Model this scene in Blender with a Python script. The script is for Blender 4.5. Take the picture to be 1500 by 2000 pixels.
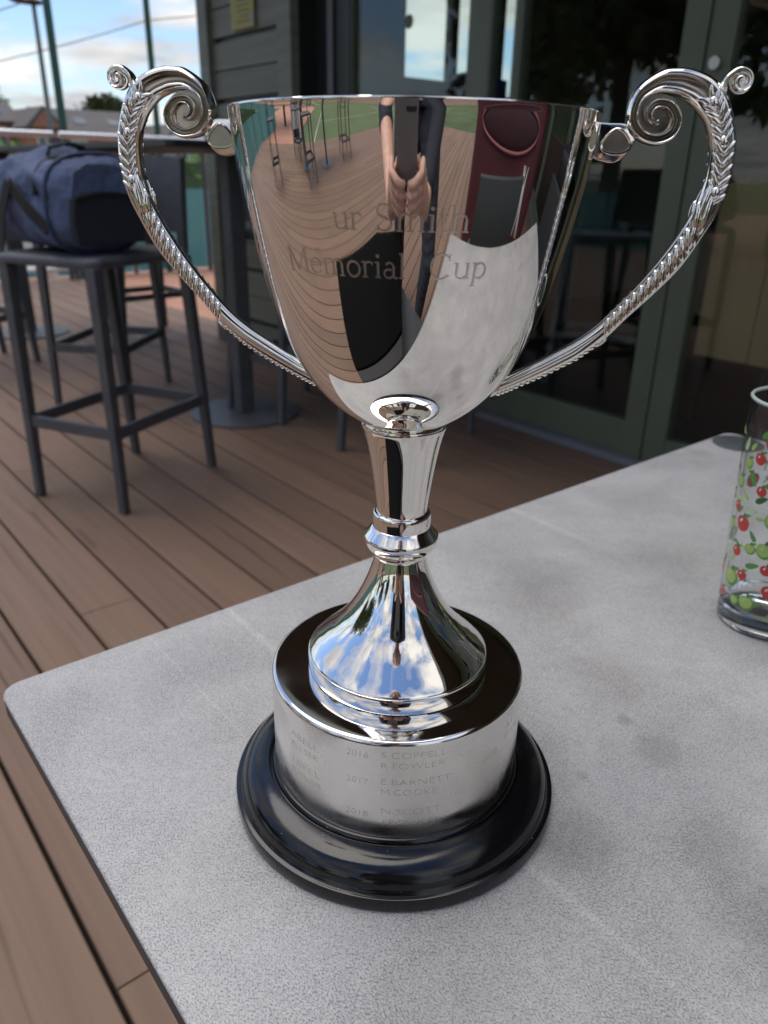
import bpy, bmesh, math, random
import numpy as np
from mathutils import Vector, Matrix, Euler

for o in list(bpy.data.objects): bpy.data.objects.remove(o)
sc = bpy.context.scene
COL = sc.collection
R = math.radians
random.seed(7); rng = np.random.default_rng(11)

# ------------------------------------------------------------------ camera
TZ = 0.72                      # top of the grey table
HE = TZ + 0.3062               # eye height
PITCH, ROLL = 0.4158, 0.0199
AZ = 0.6899                    # boards, table and clubhouse run this far to the left of the view
cam = bpy.data.cameras.new('camera'); cam_o = bpy.data.objects.new('camera', cam); COL.objects.link(cam_o)
fwd = Vector((0, math.cos(PITCH), -math.sin(PITCH))); up = Vector((0, math.sin(PITCH), math.cos(PITCH))); rt = Vector((1, 0, 0))
rt2 = rt*math.cos(ROLL) + up*math.sin(ROLL); up2 = -rt*math.sin(ROLL) + up*math.cos(ROLL)
M = Matrix((rt2, up2, -fwd)).transposed().to_4x4(); M.translation = Vector((0, 0, HE)); cam_o.matrix_world = M
cam.sensor_fit = 'VERTICAL'; cam.sensor_height = 24.0; cam.sensor_width = 18.0
cam.lens = 24.0*1497.7/2000
cam.clip_start = 0.004; cam.clip_end = 2000
cam.dof.use_dof = True; cam.dof.focus_distance = 0.33; cam.dof.aperture_fstop = cam.lens/2.1
sc.camera = cam_o

# ------------------------------------------------------------------ sky, sun, exposure
SUN_EL, SUN_AZ = R(73), R(-50)          # azimuth from +Y clockwise: high, over the courts to the left
w = bpy.data.worlds.new('World'); sc.world = w; w.use_nodes = True
nt = w.node_tree; N = nt.nodes; L = nt.links; N.clear()
out = N.new('ShaderNodeOutputWorld'); bg = N.new('ShaderNodeBackground'); sky = N.new('ShaderNodeTexSky')
sky.sky_type = 'NISHITA'; sky.sun_disc = False; sky.sun_elevation = SUN_EL; sky.sun_rotation = SUN_AZ
sky.air_density = 1.2; sky.dust_density = 0.3; sky.ozone_density = 2.0
bg.inputs['Strength'].default_value = 0.081; tint = N.new('ShaderNodeMix'); tint.data_type = 'RGBA'; tint.blend_type = 'MULTIPLY'; tint.inputs[0].default_value = 1; tint.inputs[7].default_value = (.84, .93, 1.12, 1); L.new(sky.outputs[0], tint.inputs[6]); L.new(tint.outputs[2], bg.inputs['Color'])
tc = N.new('ShaderNodeTexCoord'); sep = N.new('ShaderNodeSeparateXYZ'); L.new(tc.outputs['Generated'], sep.inputs[0])
zz = N.new('ShaderNodeMath'); zz.operation = 'MAXIMUM'; L.new(sep.outputs['Z'], zz.inputs[0]); zz.inputs[1].default_value = 0.0
za = N.new('ShaderNodeMath'); za.operation = 'ADD'; L.new(zz.outputs[0], za.inputs[0]); za.inputs[1].default_value = 0.16
cmb = N.new('ShaderNodeCombineXYZ')
for i, ax in enumerate('XY'):
    dv = N.new('ShaderNodeMath'); dv.operation = 'DIVIDE'; L.new(sep.outputs[ax], dv.inputs[0]); L.new(za.outputs[0], dv.inputs[1]); L.new(dv.outputs[0], cmb.inputs[i])
nz = N.new('ShaderNodeTexNoise'); nz.inputs['Scale'].default_value = 1.25; nz.inputs['Detail'].default_value = 6; nz.inputs['Roughness'].default_value = 0.56; nz.inputs['Distortion'].default_value = 0.25
mp = N.new('ShaderNodeMapping'); mp.inputs['Location'].default_value = (3.7, 1.4, 0); L.new(cmb.outputs[0], mp.inputs[0]); L.new(mp.outputs[0], nz.inputs['Vector'])
cr = N.new('ShaderNodeValToRGB'); cr.color_ramp.elements[0].position = 0.44; cr.color_ramp.elements[1].position = 0.58; L.new(nz.outputs['Fac'], cr.inputs[0])
nz2 = N.new('ShaderNodeTexNoise'); nz2.inputs['Scale'].default_value = 2.1; nz2.inputs['Detail'].default_value = 4
mp2 = N.new('ShaderNodeMapping'); mp2.inputs['Location'].default_value = (9.1, 5.2, 3); L.new(cmb.outputs[0], mp2.inputs[0]); L.new(mp2.outputs[0], nz2.inputs['Vector'])
cr2 = N.new('ShaderNodeValToRGB'); e = cr2.color_ramp.elements; e[0].position = 0.36; e[0].color = (1.0, .985, .96, 1); e[1].position = 0.66; e[1].color = (0.50, 0.51, 0.54, 1); L.new(nz2.outputs['Fac'], cr2.inputs[0])
bg2 = N.new('ShaderNodeBackground'); bg2.inputs['Strength'].default_value = 0.57; L.new(cr2.outputs[0], bg2.inputs['Color'])
mx = N.new('ShaderNodeMixShader'); L.new(cr.outputs[0], mx.inputs[0]); L.new(bg.outputs[0], mx.inputs[1]); L.new(bg2.outputs[0], mx.inputs[2]); L.new(mx.outputs[0], out.inputs[0])
sun = bpy.data.lights.new('sun', 'SUN'); sun.energy = 1.4; sun.angle = R(55); sun.color = (1.0, 0.92, 0.82)
sun_o = bpy.data.objects.new('sun', sun); COL.objects.link(sun_o)
sd = Vector((math.sin(SUN_AZ)*math.cos(SUN_EL), math.cos(SUN_AZ)*math.cos(SUN_EL), math.sin(SUN_EL)))
sun_o.rotation_euler = (-sd).to_track_quat('-Z', 'Y').to_euler(); sun_o.location = sd*20
sc.view_settings.view_transform = 'Standard'; sc.view_settings.look = 'None'; sc.view_settings.gamma = 1.0
sc.view_settings.exposure = 0.92; sc.view_settings.use_curve_mapping = False
sc.render.engine = 'CYCLES'
cy = sc.cycles; cy.use_adaptive_sampling = True; cy.adaptive_threshold = .02; cy.use_denoising = True; cy.max_bounces = 9; cy.diffuse_bounces = 3; cy.glossy_bounces = 5; cy.transmission_bounces = 8; cy.transparent_max_bounces = 10; cy.caustics_reflective = False; cy.caustics_refractive = False; cy.sample_clamp_indirect = 6

# ------------------------------------------------------------------ helpers
EC = Vector((math.cos(AZ), math.sin(AZ), 0)); EB = Vector((-math.sin(AZ), math.cos(AZ), 0))
def P(c, b, z=0.0):            # across the boards, along the boards, up
    return EC*c + EB*b + Vector((0, 0, z))

class MB:
    def __init__(s): s.v = []; s.f = []; s.m = []
    def add(s, verts, faces, mi=0):
        k = len(s.v); s.v += [tuple(x) for x in verts]; s.f += [tuple(i+k for i in f) for f in faces]; s.m += [mi]*len(faces)
    def box(s, a, b, mi=0):
        x0, y0, z0 = a; x1, y1, z1 = b
        s.add([(x0,y0,z0),(x1,y0,z0),(x1,y1,z0),(x0,y1,z0),(x0,y0,z1),(x1,y0,z1),(x1,y1,z1),(x0,y1,z1)],
              [(0,3,2,1),(4,5,6,7),(0,1,5,4),(1,2,6,5),(2,3,7,6),(3,0,4,7)], mi)
    def bar(s, p, q, wx, wy, up=(0,0,1), mi=0, w1=None):
        p = Vector(p); q = Vector(q); d = (q-p).normalized(); u = Vector(up)
        if abs(d.dot(u)) > .95: u = Vector((0,1,0))
        a = d.cross(u).normalized(); c = a.cross(d).normalized(); k = w1 or 1
        vs = [p+a*wx*i+c*wy*j for i,j in ((-.5,-.5),(.5,-.5),(.5,.5),(-.5,.5))]+[q+a*wx*k*i+c*wy*k*j for i,j in ((-.5,-.5),(.5,-.5),(.5,.5),(-.5,.5))]
        s.add(vs, [(0,1,2,3),(7,6,5,4),(0,4,5,1),(1,5,6,2),(2,6,7,3),(3,7,4,0)], mi)
    def tube(s, pts, rad, n=10, mi=0, caps=True):
        pts = [Vector(p) for p in pts]; rad = rad if hasattr(rad, '__len__') else [rad]*len(pts)
        rings = []; prev = None
        for i, p in enumerate(pts):
            d = (pts[min(i+1, len(pts)-1)]-pts[max(i-1, 0)]).normalized()
            if prev is None: a = d.orthogonal().normalized()
            else: a = (prev-d*prev.dot(d)).normalized()
            prev = a; c = d.cross(a)
            rings.append([p+(a*math.cos(2*math.pi*k/n)+c*math.sin(2*math.pi*k/n))*rad[i] for k in range(n)])
        vs = [x for r in rings for x in r]; fs = []
        for i in range(len(rings)-1):
            for k in range(n):
                fs.append((i*n+k, i*n+(k+1)%n, (i+1)*n+(k+1)%n, (i+1)*n+k))
        if caps: fs += [tuple(reversed(range(n))), tuple(range((len(rings)-1)*n, len(rings)*n))]
        s.add(vs, fs, mi)
    def lathe(s, prof, n=48, mi=0, close=True):
        vs = []; fs = []
        for r, z in prof:
            vs += [(r*math.cos(2*math.pi*k/n), r*math.sin(2*math.pi*k/n), z) for k in range(n)]
        for i in range(len(prof)-1):
            for k in range(n): fs.append((i*n+k, i*n+(k+1)%n, (i+1)*n+(k+1)%n, (i+1)*n+k))
        if close: fs += [tuple(reversed(range(n))), tuple(range((len(prof)-1)*n, len(prof)*n))]
        s.add(vs, fs, mi)
    def prism(s, poly, z0, z1, mi=0):
        n = len(poly); s.add([(x,y,z0) for x,y in poly]+[(x,y,z1) for x,y in poly],
              [tuple(reversed(range(n))), tuple(range(n,2*n))]+[(i,(i+1)%n,n+(i+1)%n,n+i) for i in range(n)], mi)
    def ell(s, c, a, b, d, nu=10, nv=6, mi=0):
        c, a, b, d = Vector(c), Vector(a), Vector(b), Vector(d); vs = [c+d]; fs = []
        for j in range(1, nv):
            t = math.pi*j/nv
            vs += [c+d*math.cos(t)+(a*math.cos(2*math.pi*k/nu)+b*math.sin(2*math.pi*k/nu))*math.sin(t) for k in range(nu)]
        vs.append(c-d)
        for k in range(nu): fs.append((0, 1+k, 1+(k+1)%nu))
        for j in range(nv-2):
            for k in range(nu): fs.append((1+j*nu+k, 1+(j+1)*nu+k, 1+(j+1)*nu+(k+1)%nu, 1+j*nu+(k+1)%nu))
        q = 1+(nv-2)*nu
        for k in range(nu): fs.append((q+k, len(vs)-1, q+(k+1)%nu))
        s.add(vs, fs, mi)
    def build(s, name, mat, parent=None, smooth=None, loc=None, rz=0, bevel=None):
        me = bpy.data.meshes.new(name); me.from_pydata(s.v, [], s.f); me.update()
        for m in (mat if isinstance(mat, (list, tuple)) else [mat]): me.materials.append(m)
        me.polygons.foreach_set('material_index', s.m)
        return link(name, me, parent, smooth, loc, rz, bevel)

def link(name, me, parent=None, smooth=None, loc=None, rz=0, bevel=None):
    bm = bmesh.new(); bm.from_mesh(me)
    if bevel:
        ed = [e for e in bm.edges if len(e.link_faces) == 2 and e.calc_face_angle(0) > R(35)]
        bmesh.ops.bevel(bm, geom=ed, offset=bevel[0], segments=bevel[1], affect='EDGES', profile=.6, clamp_overlap=True)
    bmesh.ops.recalc_face_normals(bm, faces=bm.faces); bm.to_mesh(me); bm.free()
    if smooth is not None:
        me.polygons.foreach_set('use_smooth', [True]*len(me.polygons)); me.set_sharp_from_angle(angle=R(smooth))
    o = bpy.data.objects.new(name, me); COL.objects.link(o)
    if parent: o.parent = parent
    if loc is not None: o.location = loc
    o.rotation_euler.z = rz
    return o
def tag(o, label=None, cat=None, group=None, kind=None):
    for k, x in (('label', label), ('category', cat), ('group', group), ('kind', kind)):
        if x: o[k] = x
    return o
def thing(name, label, cat, loc=(0,0,0), rz=0, group=None):
    o = bpy.data.objects.new(name, None); COL.objects.link(o); o.location = loc; o.rotation_euler.z = rz; o.empty_display_size = .05
    return tag(o, label, cat, group)
KIDS = {}
def copy_tree(o, parent=None):
    c = o.copy(); COL.objects.link(c); c.parent = parent
    if parent: c.matrix_parent_inverse = o.matrix_parent_inverse
    for ch in list(o.children):
        copy_tree(ch, c)
    return c
def cat_rom(pts, n):
    pts = np.array(pts, float); k = len(pts); t = np.linspace(0, k-1, n); i = np.minimum(t.astype(int), k-2); f = (t-i)[:,None]
    g = lambda j: pts[np.clip(j, 0, k-1)]
    p0, p1, p2, p3 = g(i-1), g(i), g(i+1), g(i+2)
    return .5*(2*p1+(p2-p0)*f+(2*p0-5*p1+4*p2-p3)*f**2+(3*p1-p0-3*p2+p3)*f**3)

# ------------------------------------------------------------------ materials
def mat(name, col, rough=.5, metal=0, spec=.5, noise=None, bump=None, coat=0, coords='Object', rnd=0):
    """noise=(scale, amount, (sx,sy,sz)); bump=(scale, strength, (sx,sy,sz))"""
    m = bpy.data.materials.new(name); m.use_nodes = True; nt = m.node_tree; b = nt.nodes['Principled BSDF']
    b.inputs['Base Color'].default_value = (*col, 1); b.inputs['Roughness'].default_value = rough; b.inputs['Metallic'].default_value = metal
    b.inputs['Specular IOR Level'].default_value = spec; b.inputs['Coat Weight'].default_value = coat; b.inputs['Coat Roughness'].default_value = .08
    def nz(scale, st, detail=5):
        tc = nt.nodes.new('ShaderNodeTexCoord'); mp = nt.nodes.new('ShaderNodeMapping'); mp.inputs['Scale'].default_value = st
        n = nt.nodes.new('ShaderNodeTexNoise'); n.inputs['Scale'].default_value = scale; n.inputs['Detail'].default_value = detail
        nt.links.new(tc.outputs[coords], mp.inputs[0]); nt.links.new(mp.outputs[0], n.inputs['Vector']); return n
    if noise:
        n = nz(noise[0], noise[2] if len(noise) > 2 else (1,1,1)); a = noise[1]
        r = nt.nodes.new('ShaderNodeValToRGB'); r.color_ramp.elements[0].position = .3; r.color_ramp.elements[1].position = .7
        r.color_ramp.elements[0].color = (*[c*(1-a) for c in col], 1); r.color_ramp.elements[1].color = (*[min(1, c*(1+a)) for c in col], 1)
        nt.links.new(n.outputs['Fac'], r.inputs[0]); src = r.outputs[0]
        if rnd:
            oi = nt.nodes.new('ShaderNodeObjectInfo'); mr = nt.nodes.new('ShaderNodeMapRange'); mr.inputs[3].default_value = 1-rnd; mr.inputs[4].default_value = 1+rnd
            nt.links.new(oi.outputs['Random'], mr.inputs[0]); mu = nt.nodes.new('ShaderNodeVectorMath'); mu.operation = 'SCALE'
            nt.links.new(src, mu.inputs[0]); nt.links.new(mr.outputs[0], mu.inputs['Scale']); src = mu.outputs[0]
        nt.links.new(src, b.inputs['Base Color'])
    if bump:
        n = nz(bump[0], bump[2] if len(bump) > 2 else (1,1,1)); bp = nt.nodes.new('ShaderNodeBump'); bp.inputs['Strength'].default_value = bump[1]; bp.inputs['Distance'].default_value = bump[3] if len(bump) > 3 else .002
        nt.links.new(n.outputs['Fac'], bp.inputs['Height']); nt.links.new(bp.outputs[0], b.inputs['Normal'])
    return m
def glass_pane(name, tint=(.9,.95,.93), ior=1.52):
    m = bpy.data.materials.new(name); m.use_nodes = True; nt = m.node_tree; nt.nodes.clear()
    o = nt.nodes.new('ShaderNodeOutputMaterial'); t = nt.nodes.new('ShaderNodeBsdfTransparent'); t.inputs[0].default_value = (*tint, 1)
    g = nt.nodes.new('ShaderNodeBsdfGlossy'); g.inputs['Roughness'].default_value = .01; f = nt.nodes.new('ShaderNodeLayerWeight'); f.inputs[0].default_value = .5
    pw = nt.nodes.new('ShaderNodeMath'); pw.operation = 'POWER'; pw.inputs[1].default_value = 5; nt.links.new(f.outputs['Facing'], pw.inputs[0])
    mu = nt.nodes.new('ShaderNodeMath'); mu.operation = 'MULTIPLY_ADD'; mu.inputs[1].default_value = .955; mu.inputs[2].default_value = .045; mu.use_clamp = True; nt.links.new(pw.outputs[0], mu.inputs[0])
    x = nt.nodes.new('ShaderNodeMixShader'); nt.links.new(mu.outputs[0], x.inputs[0]); nt.links.new(t.outputs[0], x.inputs[1]); nt.links.new(g.outputs[0], x.inputs[2]); nt.links.new(x.outputs[0], o.inputs[0])
    return m

def silver_mat(name, col, rough, bump=.0, streak=False):
    m = bpy.data.materials.new(name); m.use_nodes = True; nt = m.node_tree; b = nt.nodes['Principled BSDF']
    b.inputs['Base Color'].default_value = (*col, 1); b.inputs['Metallic'].default_value = 1
    tc = nt.nodes.new('ShaderNodeTexCoord'); n = nt.nodes.new('ShaderNodeTexNoise'); n.inputs['Scale'].default_value = 38; n.inputs['Detail'].default_value = 6
    nt.links.new(tc.outputs['Object'], n.inputs['Vector']); mr = nt.nodes.new('ShaderNodeMapRange')
    mr.inputs[1].default_value = .35; mr.inputs[2].default_value = .75; mr.inputs[3].default_value = rough*.6; mr.inputs[4].default_value = rough*2.6
    nt.links.new(n.outputs['Fac'], mr.inputs[0]); nt.links.new(mr.outputs[0], b.inputs['Roughness'])
    if bump:
        n2 = nt.nodes.new('ShaderNodeTexNoise'); n2.inputs['Scale'].default_value = 55; n2.inputs['Detail'].default_value = 3
        mp = nt.nodes.new('ShaderNodeMapping'); mp.inputs['Scale'].default_value = (1,1,.35 if streak else 1)
        nt.links.new(tc.outputs['Object'], mp.inputs[0]); nt.links.new(mp.outputs[0], n2.inputs['Vector'])
        bp = nt.nodes.new('ShaderNodeBump'); bp.inputs['Strength'].default_value = bump; bp.inputs['Distance'].default_value = .0004
        nt.links.new(n2.outputs['Fac'], bp.inputs['Height']); nt.links.new(bp.outputs[0], b.inputs['Normal'])
    return m
SILVER = silver_mat('polished_silver', (.90,.865,.81), .018, .02)
SILVER_DRUM = silver_mat('plinth_band_silver', (.86,.83,.79), .15, .10, True)
_b = SILVER_DRUM.node_tree.nodes['Principled BSDF']; _b.inputs['Anisotropic'].default_value = .92
_tg = SILVER_DRUM.node_tree.nodes.new('ShaderNodeTangent'); _tg.direction_type = 'RADIAL'; _tg.axis = 'Z'; SILVER_DRUM.node_tree.links.new(_tg.outputs[0], _b.inputs['Tangent'])
SILVER_TOP = silver_mat('dusty_polished_silver', (.86,.83,.79), .05, .03)
SILVER_H = silver_mat('cast_silver', (.88,.84,.78), .07, .05)
SILVER_OX = silver_mat('tarnished_shaded_silver', (.42,.37,.31), .25, .1)  # tarnish, with crevice shade put into the colour under the ornaments
ENGRAVE_LIT = mat('engraving_lit_edge', (.92,.88,.82), .30, 1)
ENGRAVE_SHADE = mat('engraving_shade', (.68,.64,.58), .30, 1)
ENGRAVE2 = mat('worn_engraving', (.58,.55,.51), .28, 1)
EBONY = mat('black_lacquer', (.005,.005,.006), .10, 0, .5, bump=(60,.04))
_n = EBONY.node_tree; _b = _n.nodes['Principled BSDF']; _tc = _n.nodes.new('ShaderNodeTexCoord')
_s = _n.nodes.new('ShaderNodeTexNoise'); _s.inputs['Scale'].default_value = 420; _s.inputs['Detail'].default_value = 2; _n.links.new(_tc.outputs['Object'], _s.inputs['Vector'])
_r = _n.nodes.new('ShaderNodeValToRGB'); _r.color_ramp.elements[0].position = .73; _r.color_ramp.elements[1].position = .78; _r.color_ramp.elements[0].color = (.005,.005,.006,1); _r.color_ramp.elements[1].color = (.16,.155,.15,1); _n.links.new(_s.outputs['Fac'], _r.inputs[0]); _n.links.new(_r.outputs[0], _b.inputs['Base Color'])
_g = _n.nodes.new('ShaderNodeTexNoise'); _g.inputs['Scale'].default_value = 30; _g.inputs['Detail'].default_value = 4; _n.links.new(_tc.outputs['Object'], _g.inputs['Vector'])
_m = _n.nodes.new('ShaderNodeMapRange'); _m.inputs[1].default_value = .35; _m.inputs[2].default_value = .7; _m.inputs[3].default_value = .07; _m.inputs[4].default_value = .22; _n.links.new(_g.outputs['Fac'], _m.inputs[0]); _n.links.new(_m.outputs[0], _b.inputs['Roughness'])
CHAR = mat('charcoal_powder_coat', (.080,.084,.092), .45, noise=(30,.15), bump=(900,.05))
BLACK = mat('black_plastic', (.010,.010,.011), .5, bump=(60,.15))

# table laminate with its stains and a dark patch behind the tumbler
def laminate():
    m = bpy.data.materials.new('grey_stone_laminate'); m.use_nodes = True; nt = m.node_tree; b = nt.nodes['Principled BSDF']
    tc = nt.nodes.new('ShaderNodeTexCoord')
    def noise(s, det, rough=.6, sc=(1,1,1), rot=0, dist=0):
        mp = nt.nodes.new('ShaderNodeMapping'); mp.inputs['Scale'].default_value = sc; mp.inputs['Rotation'].default_value = (0,0,rot); n = nt.nodes.new('ShaderNodeTexNoise')
        n.inputs['Scale'].default_value = s; n.inputs['Detail'].default_value = det; n.inputs['Roughness'].default_value = rough; n.inputs['Distortion'].default_value = dist
        nt.links.new(tc.outputs['Object'], mp.inputs[0]); nt.links.new(mp.outputs[0], n.inputs['Vector']); return n.outputs['Fac']
    def ramp(src, p0, c0, p1, c1):
        r = nt.nodes.new('ShaderNodeValToRGB'); r.color_ramp.elements[0].position = p0; r.color_ramp.elements[1].position = p1
        r.color_ramp.elements[0].color = (*c0,1); r.color_ramp.elements[1].color = (*c1,1); nt.links.new(src, r.inputs[0]); return r.outputs[0]
    def mix(mode, f, a, c):
        x = nt.nodes.new('ShaderNodeMix'); x.data_type = 'RGBA'; x.blend_type = mode; x.inputs[0].default_value = f if not hasattr(f, 'links') else 1
        if hasattr(f, 'links'): nt.links.new(f, x.inputs[0])
        for s, v in ((6, a), (7, c)):
            if hasattr(v, 'links'): nt.links.new(v, x.inputs[s])
            else: x.inputs[s].default_value = (*v, 1)
        return x.outputs[2]
    base = ramp(noise(7, 6, .65, dist=.6), .32, (.395,.393,.389), .68, (.460,.457,.451))
    def add(f1, w1, f2, w2):
        x1 = nt.nodes.new('ShaderNodeMath'); x1.operation = 'MULTIPLY'; nt.links.new(f1, x1.inputs[0]); x1.inputs[1].default_value = w1
        x2 = nt.nodes.new('ShaderNodeMath'); x2.operation = 'MULTIPLY_ADD'; nt.links.new(f2, x2.inputs[0]); x2.inputs[1].default_value = w2; nt.links.new(x1.outputs[0], x2.inputs[2]); return x2.outputs[0]
    fine = add(noise(1350, 2, .8, (1,.6,1), .5), .84, noise(14, 3, .6, dist=.5), .16)
    spk = ramp(fine, .38, (.40,.40,.41), .53, (1.07,1.07,1.06))
    spk2 = ramp(noise(420, 4, .85, (1,.5,1), .9), .34, (.82,.82,.83), .58, (1.03,1.03,1.03))
    scr = ramp(noise(70, 2, .5, (1,.012,1), .35, .3), .70, (1,1,1), .74, (1.13,1.13,1.13))
    scr2 = ramp(noise(60, 2, .5, (.015,1,1), -.2, .3), .71, (1,1,1), .75, (1.10,1.10,1.10))
    col = mix('MULTIPLY', 1.0, base, spk); col = mix('MULTIPLY', 1.0, col, spk2); col = mix('MULTIPLY', 1.0, col, scr); col = mix('MULTIPLY', 1.0, col, scr2)
    # dark patch behind the tumbler, then stains: (x, y, radius, darkness, tint)
    wob = noise(26, 4)
    sep = nt.nodes.new('ShaderNodeSeparateXYZ'); nt.links.new(tc.outputs['Object'], sep.inputs[0])
    for cx, cyy, rad, dark in ((.602,.31,.075,.80),(.352,.172,.018,.74),(.262,.155,.026,.74),(.315,.108,.028,.78),(.29,.062,.04,.66),(.389,.227,.045,.88),(.44,.33,.065,.88),(.865,.443,.022,.78),(.12,.25,.05,.9),(.13,.12,.05,.86),(.36,.20,.007,.7),(.30,.185,.006,.75)):
        dark += (1-dark)*.25
        d = nt.nodes.new('ShaderNodeVectorMath'); d.operation = 'DISTANCE'; nt.links.new(tc.outputs['Object'], d.inputs[0]); d.inputs[1].default_value = (cx, cyy, TZ)
        ad = nt.nodes.new('ShaderNodeMath'); ad.operation = 'MULTIPLY_ADD'; nt.links.new(wob, ad.inputs[0]); ad.inputs[1].default_value = -rad*1.3; nt.links.new(d.outputs['Value'], ad.inputs[2])
        mr = nt.nodes.new('ShaderNodeMapRange'); mr.inputs[1].default_value = -rad*.35; mr.inputs[2].default_value = rad*.45; mr.inputs[3].default_value = 1; mr.inputs[4].default_value = 0; mr.interpolation_type = 'SMOOTHSTEP'
        nt.links.new(ad.outputs[0], mr.inputs[0]); col = mix('MULTIPLY', mr.outputs[0], col, (dark, dark*.99, dark*.97))
    nt.links.new(col, b.inputs['Base Color']); b.inputs['Roughness'].default_value = .42; b.inputs['Specular IOR Level'].default_value = .45
    bp = nt.nodes.new('ShaderNodeBump'); bp.inputs['Strength'].default_value = .25; bp.inputs['Distance'].default_value = .0003
    nt.links.new(noise(420, 3), bp.inputs['Height']); nt.links.new(bp.outputs[0], b.inputs['Normal'])
    return m
LAM = laminate()
LAM_EDGE = mat('laminate_edge', (.05,.052,.057), .45, noise=(60,.3,(1,1,6)))

def plank_mat(name, col, rough=.62):
    m = bpy.data.materials.new(name); m.use_nodes = True; nt = m.node_tree; b = nt.nodes['Principled BSDF']
    tc = nt.nodes.new('ShaderNodeTexCoord'); oi = nt.nodes.new('ShaderNodeObjectInfo'); geo = nt.nodes.new('ShaderNodeNewGeometry')
    mp = nt.nodes.new('ShaderNodeMapping'); mp.inputs['Rotation'].default_value = (0,0,-AZ); nt.links.new(geo.outputs['Position'], mp.inputs[0])
    ad = nt.nodes.new('ShaderNodeVectorMath'); ad.operation = 'ADD'; cb = nt.nodes.new('ShaderNodeCombineXYZ'); ml = nt.nodes.new('ShaderNodeMath'); ml.operation = 'MULTIPLY'; ml.inputs[1].default_value = 57
    nt.links.new(oi.outputs['Random'], ml.inputs[0]); nt.links.new(ml.outputs[0], cb.inputs[2]); nt.links.new(mp.outputs[0], ad.inputs[0]); nt.links.new(cb.outputs[0], ad.inputs[1])
    def noise(s, st, det=5, dist=0):
        q = nt.nodes.new('ShaderNodeMapping'); q.inputs['Scale'].default_value = st; n = nt.nodes.new('ShaderNodeTexNoise'); n.inputs['Scale'].default_value = s; n.inputs['Detail'].default_value = det; n.inputs['Distortion'].default_value = dist
        nt.links.new(ad.outputs[0], q.inputs[0]); nt.links.new(q.outputs[0], n.inputs['Vector']); return n.outputs['Fac']
    def ramp(src, p0, a, p1, c):
        r = nt.nodes.new('ShaderNodeValToRGB'); r.color_ramp.elements[0].position = p0; r.color_ramp.elements[1].position = p1
        r.color_ramp.elements[0].color = (*a,1); r.color_ramp.elements[1].color = (*c,1); nt.links.new(src, r.inputs[0]); return r.outputs[0]
    def mul(a, c):
        x = nt.nodes.new('ShaderNodeMix'); x.data_type = 'RGBA'; x.blend_type = 'MULTIPLY'; x.inputs[0].default_value = 1; nt.links.new(a, x.inputs[6]); nt.links.new(c, x.inputs[7]); return x.outputs[2]
    grain = noise(60, (1,.03,1), 5, .5)
    c1 = ramp(grain, .3, tuple(c*.88 for c in col), .7, tuple(c*1.09 for c in col))
    c2 = mul(c1, ramp(noise(2.2, (1,.5,1)), .3, (.92,.93,.94), .7, (1.05,1.04,1.02)))
    cracks = ramp(noise(34, (1,.03,1), 3, 1.0), .30, (.62,.60,.58), .37, (1,1,1))
    c3 = mul(c2, cracks)
    rnd = nt.nodes.new('ShaderNodeMapRange'); rnd.inputs[3].default_value = .88; rnd.inputs[4].default_value = 1.1; nt.links.new(oi.outputs['Random'], rnd.inputs[0])
    sv = nt.nodes.new('ShaderNodeVectorMath'); sv.operation = 'SCALE'; nt.links.new(c3, sv.inputs[0]); nt.links.new(rnd.outputs[0], sv.inputs['Scale'])
    nt.links.new(sv.outputs[0], b.inputs['Base Color']); b.inputs['Roughness'].default_value = rough; b.inputs['Specular IOR Level'].default_value = .35
    bp = nt.nodes.new('ShaderNodeBump'); bp.inputs['Strength'].default_value = .35; bp.inputs['Distance'].default_value = .0015; nt.links.new(grain, bp.inputs['Height']); nt.links.new(bp.outputs[0], b.inputs['Normal'])
    return m
DECK = plank_mat('composite_decking', (.192,.122,.084))
DARKGAP = mat('gap_shade', (.012,.010,.009), .9)
GREENWOOD = mat('olive_painted_boards', (.17,.176,.14), .55, noise=(9,.14,(.2,.2,3)), bump=(60,.15,(.1,.1,1)), rnd=.08)
GREENFRAME = mat('green_door_frame', (.108,.128,.086), .35, noise=(5,.08))
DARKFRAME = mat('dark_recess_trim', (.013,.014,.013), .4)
GREYSILL = mat('aluminium_sill', (.16,.165,.18), .4, noise=(20,.1))
PANE = glass_pane('door_glass', (.90,.94,.92))
RAILGLASS = glass_pane('balustrade_glass', (.93,.96,.95))

# ------------------------------------------------------------------ ground, courts, deck
m = MB(); m.add([(-600,-600,-.52),(600,-600,-.52),(600,600,-.52),(-600,600,-.52)], [(0,1,2,3)])
tag(m.build('ground', mat('rough_grass', (.055,.085,.025), .9, noise=(.6,.3))), kind='structure')
CLAY = mat('terracotta_court', (.42,.22,.145), .9, noise=(1.5,.12)); GRN = mat('green_court', (.085,.12,.042), .9, noise=(1.2,.15)); WHITE = mat('white_paint', (.75,.75,.74), .6, noise=(8,.06))
def sheet(name, c0, c1, b0, b1, z, mt):
    m = MB(); m.add([P(c0,b0,z),P(c1,b0,z),P(c1,b1,z),P(c0,b1,z)], [(0,1,2,3)]); return tag(m.build(name, mt), kind='structure')
sheet('clay_court', -34, 16, 4.4, 22, -.512, CLAY)
sheet('green_court', -34, -5.7, -22, 4.2, -.512, GRN)
for c0, c1, b0, b1 in ((-30,-7.6,-18.05,-18),(-30,-7.6,2.0,2.05),(-7.65,-7.6,-18,2.0),(-30,-29.95,-18,2),(-13.1,-13.05,-18,2),(-24.6,-24.55,-18,2),(-24.55,-13.1,-8.03,-7.98)):
    sheet('court_line', c0, c1, b0, b1, -.506, WHITE)
deck = thing('deck', 'brown composite deck of long boards', 'deck'); tag(deck, kind='structure'); del deck['category']
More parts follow.
